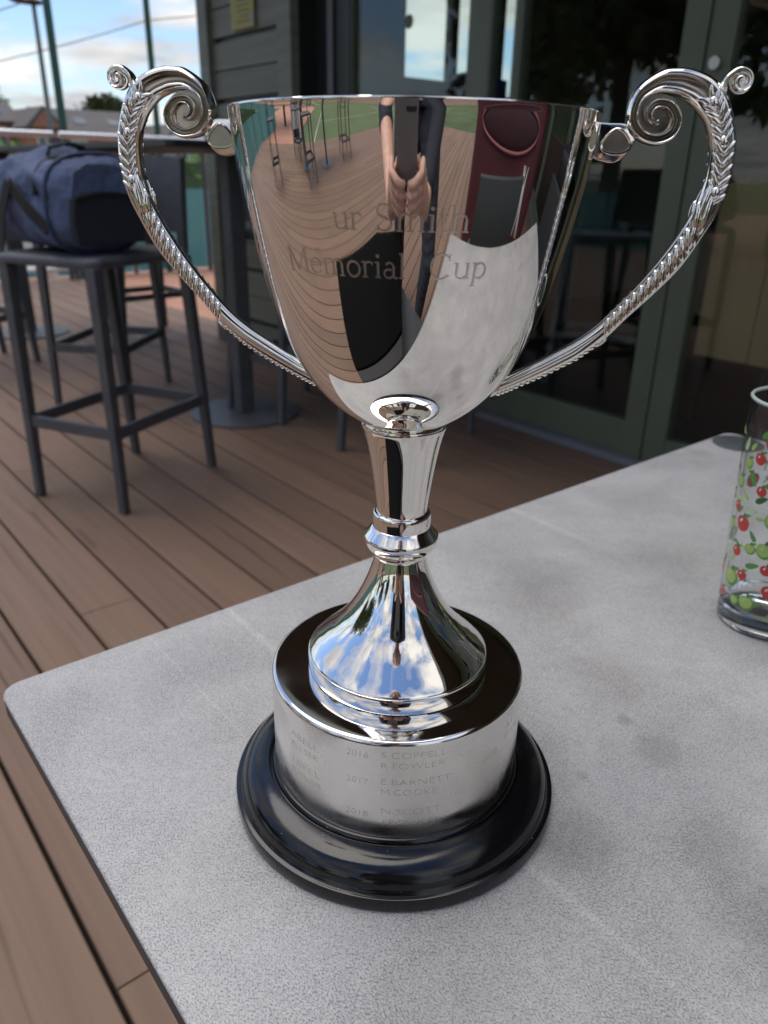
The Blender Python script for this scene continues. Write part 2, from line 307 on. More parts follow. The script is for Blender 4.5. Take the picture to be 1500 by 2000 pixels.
PW, PL = .1412, 3.6
C0 = .1655; K0, K1 = -38, 17
DB0, DB1 = -6.0, 8.2
def plank_mesh():
    m = MB(); h = .023; x = PW/2; e = .0022
    prof = [(-x,-h),(x,-h),(x,-e),(x-e,0),(-x+e,0),(-x,-e)]
    m.add([(a,0,z) for a,z in prof]+[(a,1,z) for a,z in prof], [(0,1,2,3,4,5),(11,10,9,8,7,6)]+[(i,i+6,(i+1)%6+6,(i+1)%6) for i in range(6)])
    me = bpy.data.meshes.new('board'); me.from_pydata(m.v, [], m.f); me.materials.append(DECK); me.update(); return me
pm = plank_mesh()
for k in range(K0, K1):
    cc = C0+.149*(k+.5)
    cuts = {0: .757, 1: 1.752+2.4, 2: 1.752}.get(k, random.uniform(-1.8, 1.8))
    st = cuts
    while st > DB0: st -= PL
    while st < DB1-.01:
        a, b_ = max(st, DB0), min(st+PL, DB1)
        if b_-a > .05:
            o = bpy.data.objects.new('board', pm); COL.objects.link(o); o.parent = deck
            o.location = P(cc, a+.0015); o.rotation_euler.z = AZ; o.scale = (1, b_-a-.003, 1)
        st += PL
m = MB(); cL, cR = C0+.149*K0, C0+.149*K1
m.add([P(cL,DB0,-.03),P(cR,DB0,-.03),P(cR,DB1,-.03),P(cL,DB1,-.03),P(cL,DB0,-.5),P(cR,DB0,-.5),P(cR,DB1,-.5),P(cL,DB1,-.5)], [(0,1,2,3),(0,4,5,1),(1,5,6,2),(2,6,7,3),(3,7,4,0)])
m.build('under_board_sheet', DARKGAP, deck)  # near-black sheet under the boards, put in as shade for the gaps

# ------------------------------------------------------------------ clubhouse
# built in its own frame: x across the boards (into the building), y along the facade, z up
FC = 2.57
house = thing('clubhouse', 'olive green clad clubhouse with glazed doors onto the deck', 'building', (0,0,0), AZ)
WB0, WB1 = 3.72, 4.70
zc = .02; i = 0
while zc < 2.55:
    g = .006 if i % 2 else .024
    m = MB(); h = .1375
    m.box((2.44, WB0+.13, zc), (2.462, WB1-.115, zc+h)); m.build('cladding_board', GREENWOOD, house, bevel=(.004,2))
    zc += h+g; i += 1
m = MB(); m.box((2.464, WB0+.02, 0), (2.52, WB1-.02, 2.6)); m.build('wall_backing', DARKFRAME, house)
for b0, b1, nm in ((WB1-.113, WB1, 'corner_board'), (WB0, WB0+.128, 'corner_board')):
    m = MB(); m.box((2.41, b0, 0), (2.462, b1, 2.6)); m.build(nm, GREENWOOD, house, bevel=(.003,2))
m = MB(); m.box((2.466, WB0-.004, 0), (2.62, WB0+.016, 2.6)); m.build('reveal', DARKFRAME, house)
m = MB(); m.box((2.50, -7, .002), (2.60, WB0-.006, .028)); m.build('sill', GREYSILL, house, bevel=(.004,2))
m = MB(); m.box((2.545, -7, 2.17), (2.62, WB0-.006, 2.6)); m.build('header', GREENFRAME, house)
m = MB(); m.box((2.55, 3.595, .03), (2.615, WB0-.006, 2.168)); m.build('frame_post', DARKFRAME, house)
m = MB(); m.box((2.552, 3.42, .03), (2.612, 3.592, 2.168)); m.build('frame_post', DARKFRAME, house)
m = MB(); m.box((2.535, 3.545, .03), (2.549, 3.588, 2.16)); m.build('downpipe', GREYSILL, house, bevel=(.004,2))
def door(b0, b1, stl, str_, rail=.15, post=False):
    d = MB(); d.box((2.556, b0, .03), (2.606, b0+stl, 2.165)); d.box((2.556, b1-str_, .03), (2.606, b1, 2.165))
    d.box((2.5575, b0+stl, .03), (2.6045, b1-str_, rail)); d.box((2.5575, b0+stl, 2.07), (2.6045, b1-str_, 2.165))
    fr = d.build('door_frame', GREENFRAME, house, bevel=(.003,2))
    g = MB(); g.box((2.577, b0+stl-.004, rail-.004), (2.585, b1-str_+.004, 2.074)); g.build('pane', PANE, fr)
    return fr
door(2.50, 3.418, .12, .01, .15)                       # glazed panel left of the sliding door
door(2.34, 2.498, .03, .01, .15)
dB = door(1.56, 2.338, .075, .012, .16)
dC = door(.32, 1.542, .10, .09, .13)
for y, s in ((1.522, 1),):
    m = MB(); m.tube([(2.5545, 1.50, 1.362), (2.54, 1.50, 1.362)], .019, 20); m.build('lock', mat('brushed_lock', (.6,.6,.6), .3, 1), dC, smooth=40)
b1 = .31
while b1 > -6.4:
    door(b1-1.15, b1, .09, .09, .13); b1 -= 1.16
m = MB(); m.box((2.548, 1.5435, .03), (2.554, 1.5585, 2.165)); m.build('cover_strip', GREENFRAME, house)
# roof and deep soffit over the deck
m = MB(); m.box((1.32, -7.2, 2.66), (9.2, 5.2, 2.86)); m.build('roof', mat('dark_roof', (.03,.03,.032), .8), house)
SOFF = mat('dark_soffit_boards', (.12,.105,.09), .6, noise=(6,.2,(1,.1,1)))
c = 1.32
while c < 2.5:
    m = MB(); m.box((c, -7.2, 2.63), (c+.146, 5.2, 2.658)); m.build('soffit_board', SOFF, house); c += .15
m = MB(); m.box((1.29, -7.2, 2.6), (1.317, 5.2, 2.9)); m.build('fascia', GREENFRAME, house)
# interior
INW = mat('interior_wall', (.16,.17,.15), .8, noise=(2,.1)); INF = mat('interior_floor', (.05,.04,.035), .5, noise=(4,.2))
m = MB(); m.box((2.63, -7, -.05), (8.9, 4.66, -.004)); m.build('interior_floor', INF, house)
m = MB(); m.box((8.9, -7, 0), (9.0, 4.66, 2.6)); m.build('back_wall', INW, house)
m = MB(); m.box((2.63, -7.1, 0), (8.9, -7.0, 2.6)); m.build('end_wall', INW, house)
m = MB()
zt, zb = 2.45, 1.64
xs = [(2.522, 3.92), (4.35, 4.415), (4.62, 4.89), (5.16, 8.9)]
for a, b in xs: m.box((a, 4.62, 0), (b, 4.69, 2.6))
for a, b in ((3.92,4.35),(4.415,4.62),(4.89,5.16)):
    m.box((a, 4.621, 0), (b, 4.689, zb if a < 4.8 else 1.58)); m.box((a, 4.621, zt), (b, 4.689, 2.6))
m.build('end_wall', INW, house)
for a, b in ((3.92,4.35),(4.415,4.62),(4.89,5.16)):
    m = MB(); m.box((a, 4.652, 1.55), (b, 4.658, zt)); m.build('window_pane', RAILGLASS, house)
m = MB(); m.bar((4.55, 4.615, 1.98), (4.56, 4.60, 1.80), .02, .03); m.build('window_handle', GREYSILL, house)
# notice, sticker
YEL = mat('yellow_notice', (.42,.38,.12), .6, noise=(40,.15,(1,1,4)))
nt_o = thing('notice', 'laminated yellow notice pinned to the green boards', 'notice', P(2.43, 4.2, 1.72), AZ)
m = MB(); m.box((-.006,-.115,0), (0,.125,.30)); m.build('sheet', YEL, nt_o)
m = MB(); m.box((-.0075,-.112,.02),(-.0065,-.085,.06)); m.build('badge', mat('pale_blue_ink', (.3,.35,.45), .6), nt_o)
m = MB()
for k in range(11): m.box((-.0075,-.07,.03+k*.024),(-.0065,-.07+random.uniform(.10,.16),.037+k*.024))
m.build('print', mat('faded_ink', (.20,.17,.06), .7), nt_o)
st = MB(); st.lathe([(.028,0),(.028,.001)], 24); so = st.build('sticker', mat('olive_sticker', (.13,.14,.09), .6), None, loc=P(2.5755, 3.015, 1.64)); pass
so.rotation_euler = (Matrix.Rotation(AZ,3,'Z') @ Matrix.Rotation(R(-90),3,'Y')).to_euler()
so.parent = house; so.matrix_parent_inverse = house.matrix_basis.inverted()
# things inside, by the end window
sh = thing('window_shelf', 'dark shelf under the clubhouse end window', 'shelf', P(4.25, 4.5, 0), AZ)
m = MB(); m.box((-.55,-.14,1.50),(.62,.11,1.53)); m.build('board', BLACK, sh)
for x in (-.5,.55):
    m = MB(); m.box((x-.02,-.12,0),(x+.02,.09,1.498)); m.build('leg', BLACK, sh)
m = MB(); m.box((-.09,-.08,0),(.09,.08,.13)); tag(m.build('blue_crate', mat('blue_plastic', (.02,.05,.35), .4), None, loc=P(4.62,4.47,1.532), rz=AZ, bevel=(.01,2)), 'blue plastic crate on the shelf seen through the door glass', 'crate')
m = MB(); m.ell((0,0,.07),(.13,0,0),(0,.1,0),(0,0,.09),16,8); m.box((-.16,-.1,0),(.16,.1,.05)); tag(m.build('black_hat', BLACK, None, loc=P(4.36,4.47,1.532), rz=AZ, smooth=40), 'black brimmed hat on the shelf seen through the door glass', 'hat')

# ------------------------------------------------------------------ grey table
tab = thing('grey_table', 'square grey stone-look table holding the silver trophy', 'table', (0,0,0), AZ)
def rrect(x0, x1, y0, y1, r, n=8):
    pts = []
    for cx, cyy, a in ((x1-r,y0+r,-90),(x1-r,y1-r,0),(x0+r,y1-r,90),(x0+r,y0+r,180)):
        pts += [(cx+r*math.cos(R(a+90*i/n)), cyy+r*math.sin(R(a+90*i/n))) for i in range(n+1)]
    return pts
TC0, TC1, TB0, TB1 = .0665, .975, -.355, .4665
m = MB(); n = len(rrect(0,1,0,1,.1)); vs = []; fs = []
for ins, z in ((0,TZ-.0015),(.0004,TZ-.0005),(.0012,TZ)):
    vs += [(x,y,z) for x,y in rrect(TC0+ins,TC1-ins,TB0+ins,TB1-ins,.014-ins)]
for k in range(2):
    for i in range(n): fs.append((k*n+i,k*n+(i+1)%n,(k+1)*n+(i+1)%n,(k+1)*n+i))
fs.append(tuple(range(2*n,3*n))); fs.append(tuple(reversed(range(n)))); m.add(vs, fs); m.build('tabletop', LAM, tab)
m = MB(); m.prism(rrect(TC0+.0003,TC1-.0003,TB0+.0003,TB1-.0003,.0137), TZ-.0135, TZ-.0016); m.build('tabletop_edge', LAM_EDGE, tab)
tcx, tcy = (TC0+TC1)/2, (TB0+TB1)/2
m = MB(); m.tube([(tcx,tcy,.02),(tcx,tcy,TZ-.03)], .038, 24); m.build('column', CHAR, tab, smooth=40)
m = MB(); m.box((tcx-.3,tcy-.035,TZ-.032),(tcx+.3,tcy+.035,TZ-.014)); m.box((tcx-.035,tcy-.3,TZ-.031),(tcx+.035,tcy+.3,TZ-.0145)); m.build('top_bracket', CHAR, tab)
m = MB(); m.prism(rrect(tcx-.24,tcx+.24,tcy-.24,tcy+.24,.03), .001, .018); m.build('base_plate', CHAR, tab, bevel=(.003,2))
m = MB(); m.lathe([(.001,0),(.030,0),(.031,.0008),(.030,.0016),(.001,.0016)], 40); tag(m.build('coaster', mat('dark_coaster', (.05,.06,.062), .6, noise=(40,.2)), None, loc=P(.937,.432,TZ+.0003), smooth=40), 'flat dark round coaster at the far corner of the grey table', 'coaster')

# ------------------------------------------------------------------ trophy
TX, TY = .0083, .3292
PSI = R(7.5)
tro = thing('trophy', 'polished silver two-handled trophy cup on a black plinth', 'trophy', (TX, TY, TZ), 0)
NS = 224
def spl(pts, n): return [tuple(x) for x in cat_rom(pts, n)]
# black base
arc = [(.0822,.0100),(.0826,.0112)]
tor = [(.0667+.0152*math.cos(R(a)), .0094+.0114*math.sin(R(a))) for a in range(4, 91, 5)]
base = [(.03,.0004),(.0840,.0004),(.0850,.0010),(.0853,.002),(.0853,.0076),(.0851,.0081),(.0846,.0083),(.0832,.0084),(.0828,.0088),(.0826,.0093),(.0822,.0098)]+tor+[(.0663,.0206),(.0660,.0200),(.0657,.0201),(.0655,.0208),(.0652,.0216),(.0646,.0222),(.0641,.0225),(.060,.0225),(.03,.0225)]
m = MB(); m.lathe(base, NS); m.build('plinth', EBONY, tro, smooth=38)
fil = [(.0637-.0022+.0022*math.cos(R(a)), .0763+.0022*math.sin(R(a))) for a in range(0, 91, 9)]
m = MB(); m.lathe([(.05,.0215),(.0637,.0215),(.0637,.03),(.0637,.06),fil[0]], NS); drum = m.build('plinth_band', SILVER_DRUM, tro, smooth=50)
m = MB(); m.lathe(fil+[(.055,.0785),(.02,.0785)], NS, close=False); m.build('plinth_band_top', SILVER_TOP, tro, smooth=50)
# foot, knop, stem
foot = spl([(.0445,.0872),(.0440,.0880),(.0415,.0905),(.0372,.0945),(.0318,.0999),(.0262,.1068),(.0212,.1150),(.0170,.1240),(.0138,.1330),(.0122,.1398)], 60)
m = MB(); m.lathe([(.02,.0788),(.0450,.0788),(.0452,.0792),(.0452,.0862),(.0450,.0869)]+foot+[(.008,.1398)], NS); m.build('foot', SILVER, tro, smooth=40)
knop = spl([(.0126,.1392),(.0132,.1405),(.0130,.1422)],6)+spl([(.0136,.1424),(.0152,.1432),(.0166,.1452),(.0176,.1478),(.0178,.1494),(.0174,.1503)],20)+[(.0150,.1530),(.0141,.1544)]+spl([(.0136,.1548),(.0138,.1580),(.0137,.1606),(.0133,.1617),(.0127,.1621)],12)+[(.008,.1621)]
m = MB(); m.lathe([(.008,.1390)]+knop, 160); m.build('knop', SILVER, tro, smooth=28)
stem = spl([(.0120,.1600),(.0119,.1640),(.0124,.1690),(.0132,.1750),(.0144,.1830),(.0158,.1910),(.0171,.1970),(.0184,.2018),(.0190,.2034)], 40)
m = MB(); m.lathe([(.006,.1600)]+stem+[(.0192,.2040),(.0190,.2047),(.0183,.2050),(.010,.2050)], 160); m.build('stem', SILVER, tro, smooth=35)
# cup
Zc = np.array([.201,.205,.21,.216,.223,.232,.244,.258,.274,.29,.31,.328]); Rc = np.array([.0089,.0169,.0248,.0325,.0394,.0456,.051,.0559,.0605,.0646,.0677,.0699])
tt = np.sqrt(Zc-.2005); co = np.polyfit(tt, Rc, 5)
def cup_r(z): return float(np.polyval(co, math.sqrt(max(z-.2005, 0))))
prof = []
for t in np.linspace(math.sqrt(.0032), math.sqrt(.1264), 90):
    z = .2005+t*t; prof.append((float(np.polyval(co, t)), z))
rr = prof[-1][0]
lip = [(rr+.0001,.3272),(rr-.0001,.3276),(rr-.0007,.3278),(rr-.0012,.3276)]
inner = [(r-.0014, z+.0004) for r, z in reversed(prof[2:])]
m = MB(); m.lathe(prof+lip+inner, NS, close=True); cup = m.build('cup', SILVER, tro, smooth=45)
# underside moulding ring where the cup meets the stem is the stem lip

# --- engraving
def text_mesh(txt, size, cuts, shear=0, offset=0.0):
    cu = bpy.data.curves.new('engraving', 'FONT'); cu.body = txt; cu.size = size; cu.shear = shear; cu.resolution_u = 3; cu.offset = offset
    o = bpy.data.objects.new('engraving', cu); COL.objects.link(o); dg = bpy.context.evaluated_depsgraph_get(); dg.update()
    me = bpy.data.meshes.new_from_object(o.evaluated_get(dg)); bpy.data.objects.remove(o); bpy.data.curves.remove(cu)
    bm = bmesh.new(); bm.from_mesh(me)
    if not bm.verts: return bm, 0, 0
    x0 = min(v.co.x for v in bm.verts); x1 = max(v.co.x for v in bm.verts); y0 = min(v.co.y for v in bm.verts); y1 = max(v.co.y for v in bm.verts)
    for ax, a, b in ((0,x0,x1),(1,y0,y1)):
        k = a+cuts
        while k < b:
            g = bm.verts[:]+bm.edges[:]+bm.faces[:]
            bmesh.ops.bisect_plane(bm, geom=g, plane_co=(k,0,0) if ax == 0 else (0,k,0), plane_no=(1,0,0) if ax == 0 else (0,1,0)); k += cuts
    return bm, x0, x1
def wrap_text(txt, th0, th1, z, size, rfun, parent, mt, cuts, off, yscale=1.0, offset=0.0, name='engraving', mirror=False):
    bm, x0, x1 = text_mesh(txt, size, cuts, offset=offset)
    for v in bm.verts:
        f = (v.co.x-x0)/(x1-x0); th = R(th0+(th1-th0)*f); zz = z+v.co.y*yscale; r = rfun(zz)+off
        v.co = (r*math.sin(th), -r*math.cos(th), zz)
    me = bpy.data.meshes.new(name); bm.to_mesh(me); bm.free(); me.materials.append(mt)
    me.polygons.foreach_set('use_smooth', [True]*len(me.polygons))
    o = bpy.data.objects.new(name, me); COL.objects.link(o); o.parent = parent; return o
def arc(cx, cy_, rx, ry, a0, a1, n=14): return [(cx+rx*math.cos(R(a)), cy_+ry*math.sin(R(a))) for a in np.linspace(a0, a1, n)]
def stem(x, y0, y1, s0=1, s1=-1):       # upright with serifs: s0 foot serif both sides, s1 head serif to the left (-1) or both (1)
    r = [([(x, y0), (x, y1)], .075)]
    if s0: r.append(([(x-.085, y0+.012), (x+.085, y0+.012)], .024))
    if s1: r.append(([(x-.085, y1-.02), (x+(.085 if s1 == 1 else .0), y1-.012)], .024))
    return r
def arch(x0, x1, yb=.0): return [(arc((x0+x1)/2, .33, (x1-x0)/2, .13, 165, 0), .05)]+stem(x1, yb, .33, 1, 0)
GLYPH = {
 'u': (.54, stem(.10,.15,.45,0,-1)+[(arc(.25,.15,.15,.14,180,330),.05)]+stem(.42,0,.45,1,-1)),
 'r': (.38, stem(.10,0,.45)+[(arc(.24,.31,.14,.13,165,50),.05),([(.31,.40),(.345,.385)],.07)]),
 'S': (.52, [(arc(.24,.53,.17,.165,25,240),.045),([(.15,.40),(.24,.36),(.34,.30)],.085),(arc(.24,.185,.18,.175,45,-155),.045),([(.40,.55),(.40,.70)],.022),([(.07,.0),(.07,.16)],.022)]),
 'm': (.80, stem(.10,0,.45)+arch(.10,.38)+arch(.38,.66)),
 'i': (.26, stem(.12,0,.45)+[(arc(.12,.61,.025,.025,0,360),.05)]),
 't': (.32, [([(.12,.60),(.12,.10)],.07),(arc(.21,.10,.09,.09,180,330),.045),([(.02,.44),(.27,.44)],.024)]),
 'h': (.54, stem(.10,0,.70)+arch(.10,.42)),
 'M': (.92, stem(.13,0,.70,1,0)+[([(.06,.69),(.17,.69)],.024),([(.14,.69),(.44,.06)],.075),([(.44,.06),(.76,.69)],.03)]+stem(.77,0,.70,1,0)+[([(.74,.69),(.85,.69)],.024)]),
 'e': (.44, [(arc(.23,.225,.18,.215,0,325),.055),([(.06,.235),(.40,.235)],.024)]),
 'o': (.50, [(arc(.24,.225,.19,.215,0,360,24),.06)]),
 'a': (.46, [(arc(.21,.30,.12,.14,150,20),.045)]+[([(.325,.34),(.325,.07)],.075),(arc(.39,.07,.065,.06,180,320),.035),(arc(.19,.13,.14,.12,60,360),.05)]),
 'l': (.26, stem(.12,0,.70)),
 'C': (.70, [(arc(.36,.35,.29,.345,42,318,30),.055),([(.575,.50),(.575,.70)],.024)]),
 'p': (.54, stem(.10,-.22,.45)+[(arc(.25,.225,.17,.215,150,-150,24),.055)]),
}
def serif_mesh(txt, th0, th1, z, size, rfun, parent, mt, wk=1.0, dth=0., dz=0., off=0.):
    th0 += dth; th1 += dth; z += dz
    w_ = sum(GLYPH[ch][0] for ch in txt); x = 0; vs = []; fs = []; n_ = 0
    for ch in txt:
        adv, st_ = GLYPH[ch]
        for pts, wd in st_:
            q = cat_rom(pts, max(2, len(pts)*2)) if len(pts) > 2 else np.array([np.array(pts[0])*(1-t)+np.array(pts[1])*t for t in np.linspace(0,1,7)])
            d = np.gradient(q, axis=0); d /= np.linalg.norm(d, axis=1)[:,None]+1e-9; nn = np.stack([-d[:,1], d[:,0]], 1); n_ += 1
            k0 = len(vs)
            for a_, b_ in zip(q, nn):
                for sgn in (-.5, .5):
                    u_, v_ = a_+b_*wd*wk*sgn; th = R(th0+(th1-th0)*(x+u_)/w_); zz_ = z+v_*size; r = rfun(zz_)+.00005+off+.000006*(n_ % 7); vs.append((r*math.sin(th), -r*math.cos(th), zz_))
            for i in range(len(q)-1): fs.append((k0+2*i,k0+2*i+1,k0+2*i+3,k0+2*i+2))
        x += adv
    m = MB(); m.add(vs, fs); return m.build('engraving', mt, parent, smooth=60)
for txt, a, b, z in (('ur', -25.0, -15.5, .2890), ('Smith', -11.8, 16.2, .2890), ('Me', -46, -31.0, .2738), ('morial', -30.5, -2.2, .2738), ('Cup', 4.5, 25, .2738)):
    serif_mesh(txt, a, b, z, .0118, cup_r, cup, ENGRAVE_LIT, 1.0, .10, -.00012)  # pale offset copy paints the lit edge of each stroke
    serif_mesh(txt, a, b, z, .0118, cup_r, cup, ENGRAVE_SHADE, .6, -.06, .0001, .00005)  # narrower dark copy paints the shade inside each stroke
dr = lambda z: .0637
for txt, a, b, z in (('2016',-21,-12,.0688),('S.COPPELL',-6.5,20,.0700),('R.FOWLER',-6.5,19.3,.0640),('2017',-21,-12,.0535),('E.BARNETT',-6.4,22.6,.0548),('M.COOKE',-6.4,16.7,.0488),('2018',-21.5,-11.8,.0345),('N.SCOTT',-6.2,18.8,.0375),('J.FOWLER',-6.2,19.3,.0305),
                     ('ABELL',-52,-34.6,.0625),('ALLSER',-52,-35,.0565),('J.BELL',-52,-34.3,.0470),('PUTNAM',-52,-34.3,.0405),('2020',39,48,.0560),('A.LONG',54,74,.0660),('P.HILL',54,72,.0600)):
    wrap_text(txt, a, b, z, .0050, dr, drum, ENGRAVE2, .0015, .00004, offset=-.00013)

# --- handles
PAIRS=[((36.54,218.24),(40.26,227.0)),((46.06,222.61),(47.51,230.91)),((58.44,228.83),(57.82,237.08)),((71.4,236.45),(68.66,243.79)),((81.75,245.23),(76.96,250.44)),((89.67,254.48),(84.63,258.75)),((98.81,264.31),(93.28,269.44)),((107.47,274.97),(101.04,281.08)),((114.14,287.27),(106.89,291.88)),((117.84,295.8),(109.5,299.58)),((119.93,305.32),(110.55,307.25)),((119.59,317.44),(110.1,316.79)),((116.92,327.49),(107.34,324.05)),((112.99,335.0),(104.08,328.19)),((107.89,339.65),(100.51,331.15)),((101.06,342.35),(97.18,332.77)),((95.29,342.97),(93.6,333.9)),((88.72,341.83),(88.51,334.02)),((80.82,335.78),(83.83,331.06)),((78.72,326.28),(83.49,326.32)),((83.34,319.46),(86.37,322.76)),((91.11,317.38),(90.42,321.83)),((97.41,320.25),(93.4,323.44)),((98.96,326.48),(93.89,326.43)),((94.95,332.08),(91.9,328.77)),((88.64,333.2),(89.26,329.23)),((84.86,330.25),(87.94,327.79)),((84.96,326.34),(88.25,326.37)),((87.38,323.86),(89.26,325.91)),((90.13,323.69),(89.7,326.39))]
TH = [3.4]*4+[3.4,3.5,3.6,3.8,4.0,4.2,4.3,4.4,4.5,4.6,4.8,4.9,5.0,5.1,5.2,5.3,5.4,5.5,5.6,5.7,5.8,5.9,6.0,6.1,6.2,6.3]
DIP = [.0]*4+[.0,.0,.0,.05,.1,.15,.2,.25,.3,.38,.45,.5,.5,.5,.5,.5,.5,.5,.5,.5,.5,.5,.45,.4,.3,.2]
npair = len(PAIRS)
def ribbon(pairs, th, dip, n, mu=15):
    A = cat_rom([list(a)+list(b)+[t, d] for (a, b), t, d in zip(pairs, th, dip)], n)*1
    vs = []; fs = []; us = np.linspace(0, 1, mu)
    for row in A:
        o = row[:2]; i = row[2:4]; t, d = row[4], row[5]; ring = []
        def g(u): return max(0, 1-abs(2*u-1)**3.2)**.5*(1-d*math.exp(-((u-.5)/.19)**4))
        for u in us: q = o+(i-o)*u; ring.append((q[0]/1000, -t/1000*g(u), q[1]/1000))
        for u in us[::-1][1:-1]: q = o+(i-o)*u; ring.append((q[0]/1000, t/1000*g(u), q[1]/1000))
        vs += ring
    k = 2*mu-2
    for j in range(n-1):
        for q in range(k): fs.append((j*k+q, j*k+(q+1)%k, (j+1)*k+(q+1)%k, (j+1)*k+q))
    fs += [tuple(reversed(range(k))), tuple(range((n-1)*k, n*k))]
    return vs, fs
def rib_pt(t, u):
    i = min(int(t), npair-2); f = t-i
    o = np.array(PAIRS[i][0])*(1-f)+np.array(PAIRS[i+1][0])*f; q = np.array(PAIRS[i][1])*(1-f)+np.array(PAIRS[i+1][1])*f
    p = o+(q-o)*u; return Vector((p[0]/1000, 0, p[1]/1000))
def make_handle():
    v, f = ribbon(PAIRS, TH, DIP, 330); m = MB(); m.add(v, f)
    kk = 28
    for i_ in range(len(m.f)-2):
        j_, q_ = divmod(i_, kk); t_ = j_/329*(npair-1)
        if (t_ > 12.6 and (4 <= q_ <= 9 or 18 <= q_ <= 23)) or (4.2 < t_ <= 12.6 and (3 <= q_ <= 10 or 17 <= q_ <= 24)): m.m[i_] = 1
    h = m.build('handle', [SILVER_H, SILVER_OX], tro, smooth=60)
    # core behind the volute
    m = MB(); cs, cz = .0897, .3264
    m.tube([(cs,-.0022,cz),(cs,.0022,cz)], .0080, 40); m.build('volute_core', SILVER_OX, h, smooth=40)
    # little outer curl
    cc = (116.9, 338.4); prs = []; ts = []; ds = []
    for i in range(26):
        f = i/25; a = R(215-470*f); ro = 5.9-3.6*f if f > .12 else 5.9+(.12-f)*16; ri = max(.0, ro-2.9+.5*f)
        prs.append(((cc[0]+ro*math.cos(a), cc[1]+ro*math.sin(a)), (cc[0]+ri*math.cos(a), cc[1]+ri*math.sin(a)))); ts.append(3.0+.9*f); ds.append(.45*(1-f))
    v, f = ribbon(prs, ts, ds, 150, 13); m = MB(); m.add(v, f); m.tube([(cc[0]/1000,-.0013,cc[1]/1000),(cc[0]/1000,.0013,cc[1]/1000)], .0040, 24); m.build('curl', SILVER_H, h, smooth=60)
    # bracket to the cup
    BRK = [(66.6,325.5),(73.15,325.0),(78.0,324.9),(81.0,323.6),(83.15,319.9),(82.46,316.9),(80.3,313.7),(76.9,311.4),(72.7,311.4),(67.6,314.1)]
    q = cat_rom(BRK+[BRK[0]], 50)[:-1]; m = MB(); k = len(q); cen = q.mean(0)
    vs = []; fs = []; lay = [(.86,-2.2),(.94,-2.0),(.97,-1.5),(.97,1.5),(.94,2.0),(.86,2.2)]
    for sca, y in lay: vs += [((cen[0]+(a-cen[0])*sca)/1000, y/1000, (cen[1]+(b-cen[1])*sca)/1000) for a, b in q]
    for j in range(len(lay)-1):
        for i in range(k): fs.append((j*k+i,j*k+(i+1)%k,(j+1)*k+(i+1)%k,(j+1)*k+i))
    fs += [tuple(reversed(range(k))), tuple(range((len(lay)-1)*k, len(lay)*k))]; m.add(vs, fs); br = m.build('bracket', SILVER_H, h, smooth=30)
    m = MB()
    for sy in (-1, 1):
        pl = [((cen[0]+1.2*math.cos(a)+3.9*math.cos(a)*(1-.35*math.sin(a)))/1000, sy*.00226, (cen[1]-.6+3.6*math.sin(a)+1.3*max(0,math.sin(a))**2)/1000) for a in np.linspace(0, 2*math.pi, 30)[:-1]]
        m.add(pl, [tuple(range(len(pl)))])
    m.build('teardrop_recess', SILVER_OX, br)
    m = MB()
    for sy in (-1, 1):
        drop = [(cen[0]+1.2*math.cos(a)+3.9*math.cos(a)*(1-.35*math.sin(a)), cen[1]-.6+3.6*math.sin(a)+1.3*max(0,math.sin(a))**2) for a in np.linspace(0, 2*math.pi, 30)]
        m.tube([(a/1000, sy*.0023, b/1000) for a, b in drop], .00055, 6)
    m.build('teardrop_ridge', SILVER_H, br, smooth=60)
    m = MB(); m.ell((.0684,0,.3188),(.0013,0,0),(0,.0062,0),(0.0010,0,.0082),20,12); m.build('flange', SILVER_H, h, smooth=60)
    # wheat ears on both faces
    m = MB()
    for sy in (-1, 1):
        n = 13
        for i in range(n):
            t = 9.0+4.2*i/(n-1); p0 = rib_pt(t, .52); d = (rib_pt(t+.1,.52)-rib_pt(t-.1,.52)).normalized(); s = Vector((d.z,0,-d.x))
            for k in (-1, 1):
                a = (d*.80+s*k*.60).normalized(); pp = p0+a*.0028; pp.y = sy*.0036; bq = Vector((0,1,0)).cross(a)
                m.ell(pp, a*.0036, bq*.00105, Vector((0,.0010,0)), 10, 6)
            if i in (1, 6, 11):
                pp = p0.copy(); pp.y = sy*.0040; m.ell(pp+d*.001, d*.0024, s*.0018, Vector((0,.0014,0)), 10, 6)
    m.build('wheat_ear', SILVER_H, h, smooth=70)
    # sheath leaves then rope of oblique leaves
    m = MB()
    for sy in (-1, 1):
        for t, u, ln, wd, rot in ((8.9,.80,.0075,.0017,.10),(8.6,.52,.0082,.0018,.22),(8.2,.78,.0066,.0017,.32),(7.75,.55,.0058,.0016,.42)):
            p0 = rib_pt(t, u); d = (rib_pt(t+.1,u)-rib_pt(t-.1,u)).normalized(); s = Vector((d.z,0,-d.x)); a = (d*math.cos(rot)-s*math.sin(rot)); p0.y = sy*.0036
            m.ell(p0, a*ln, Vector((0,1,0)).cross(a)*wd, Vector((0,.0019,0)), 14, 8)
        for i in range(14):
            t = 4.3+3.5*i/13; p0 = rib_pt(t, .52); d = (rib_pt(t+.1,.52)-rib_pt(t-.1,.52)).normalized(); s = Vector((d.z,0,-d.x)); k = .80+.28*i/13
            a = (d*.76-s*.65).normalized(); p0.y = sy*.0026; m.ell(p0, a*.0050*k, Vector((0,1,0)).cross(a)*.0016*k, Vector((0,.0020*k,0)), 14, 8)
    m.build('rope_leaf', SILVER_H, h, smooth=70)
    # lower leaf: ridge and notched border
    m = MB()
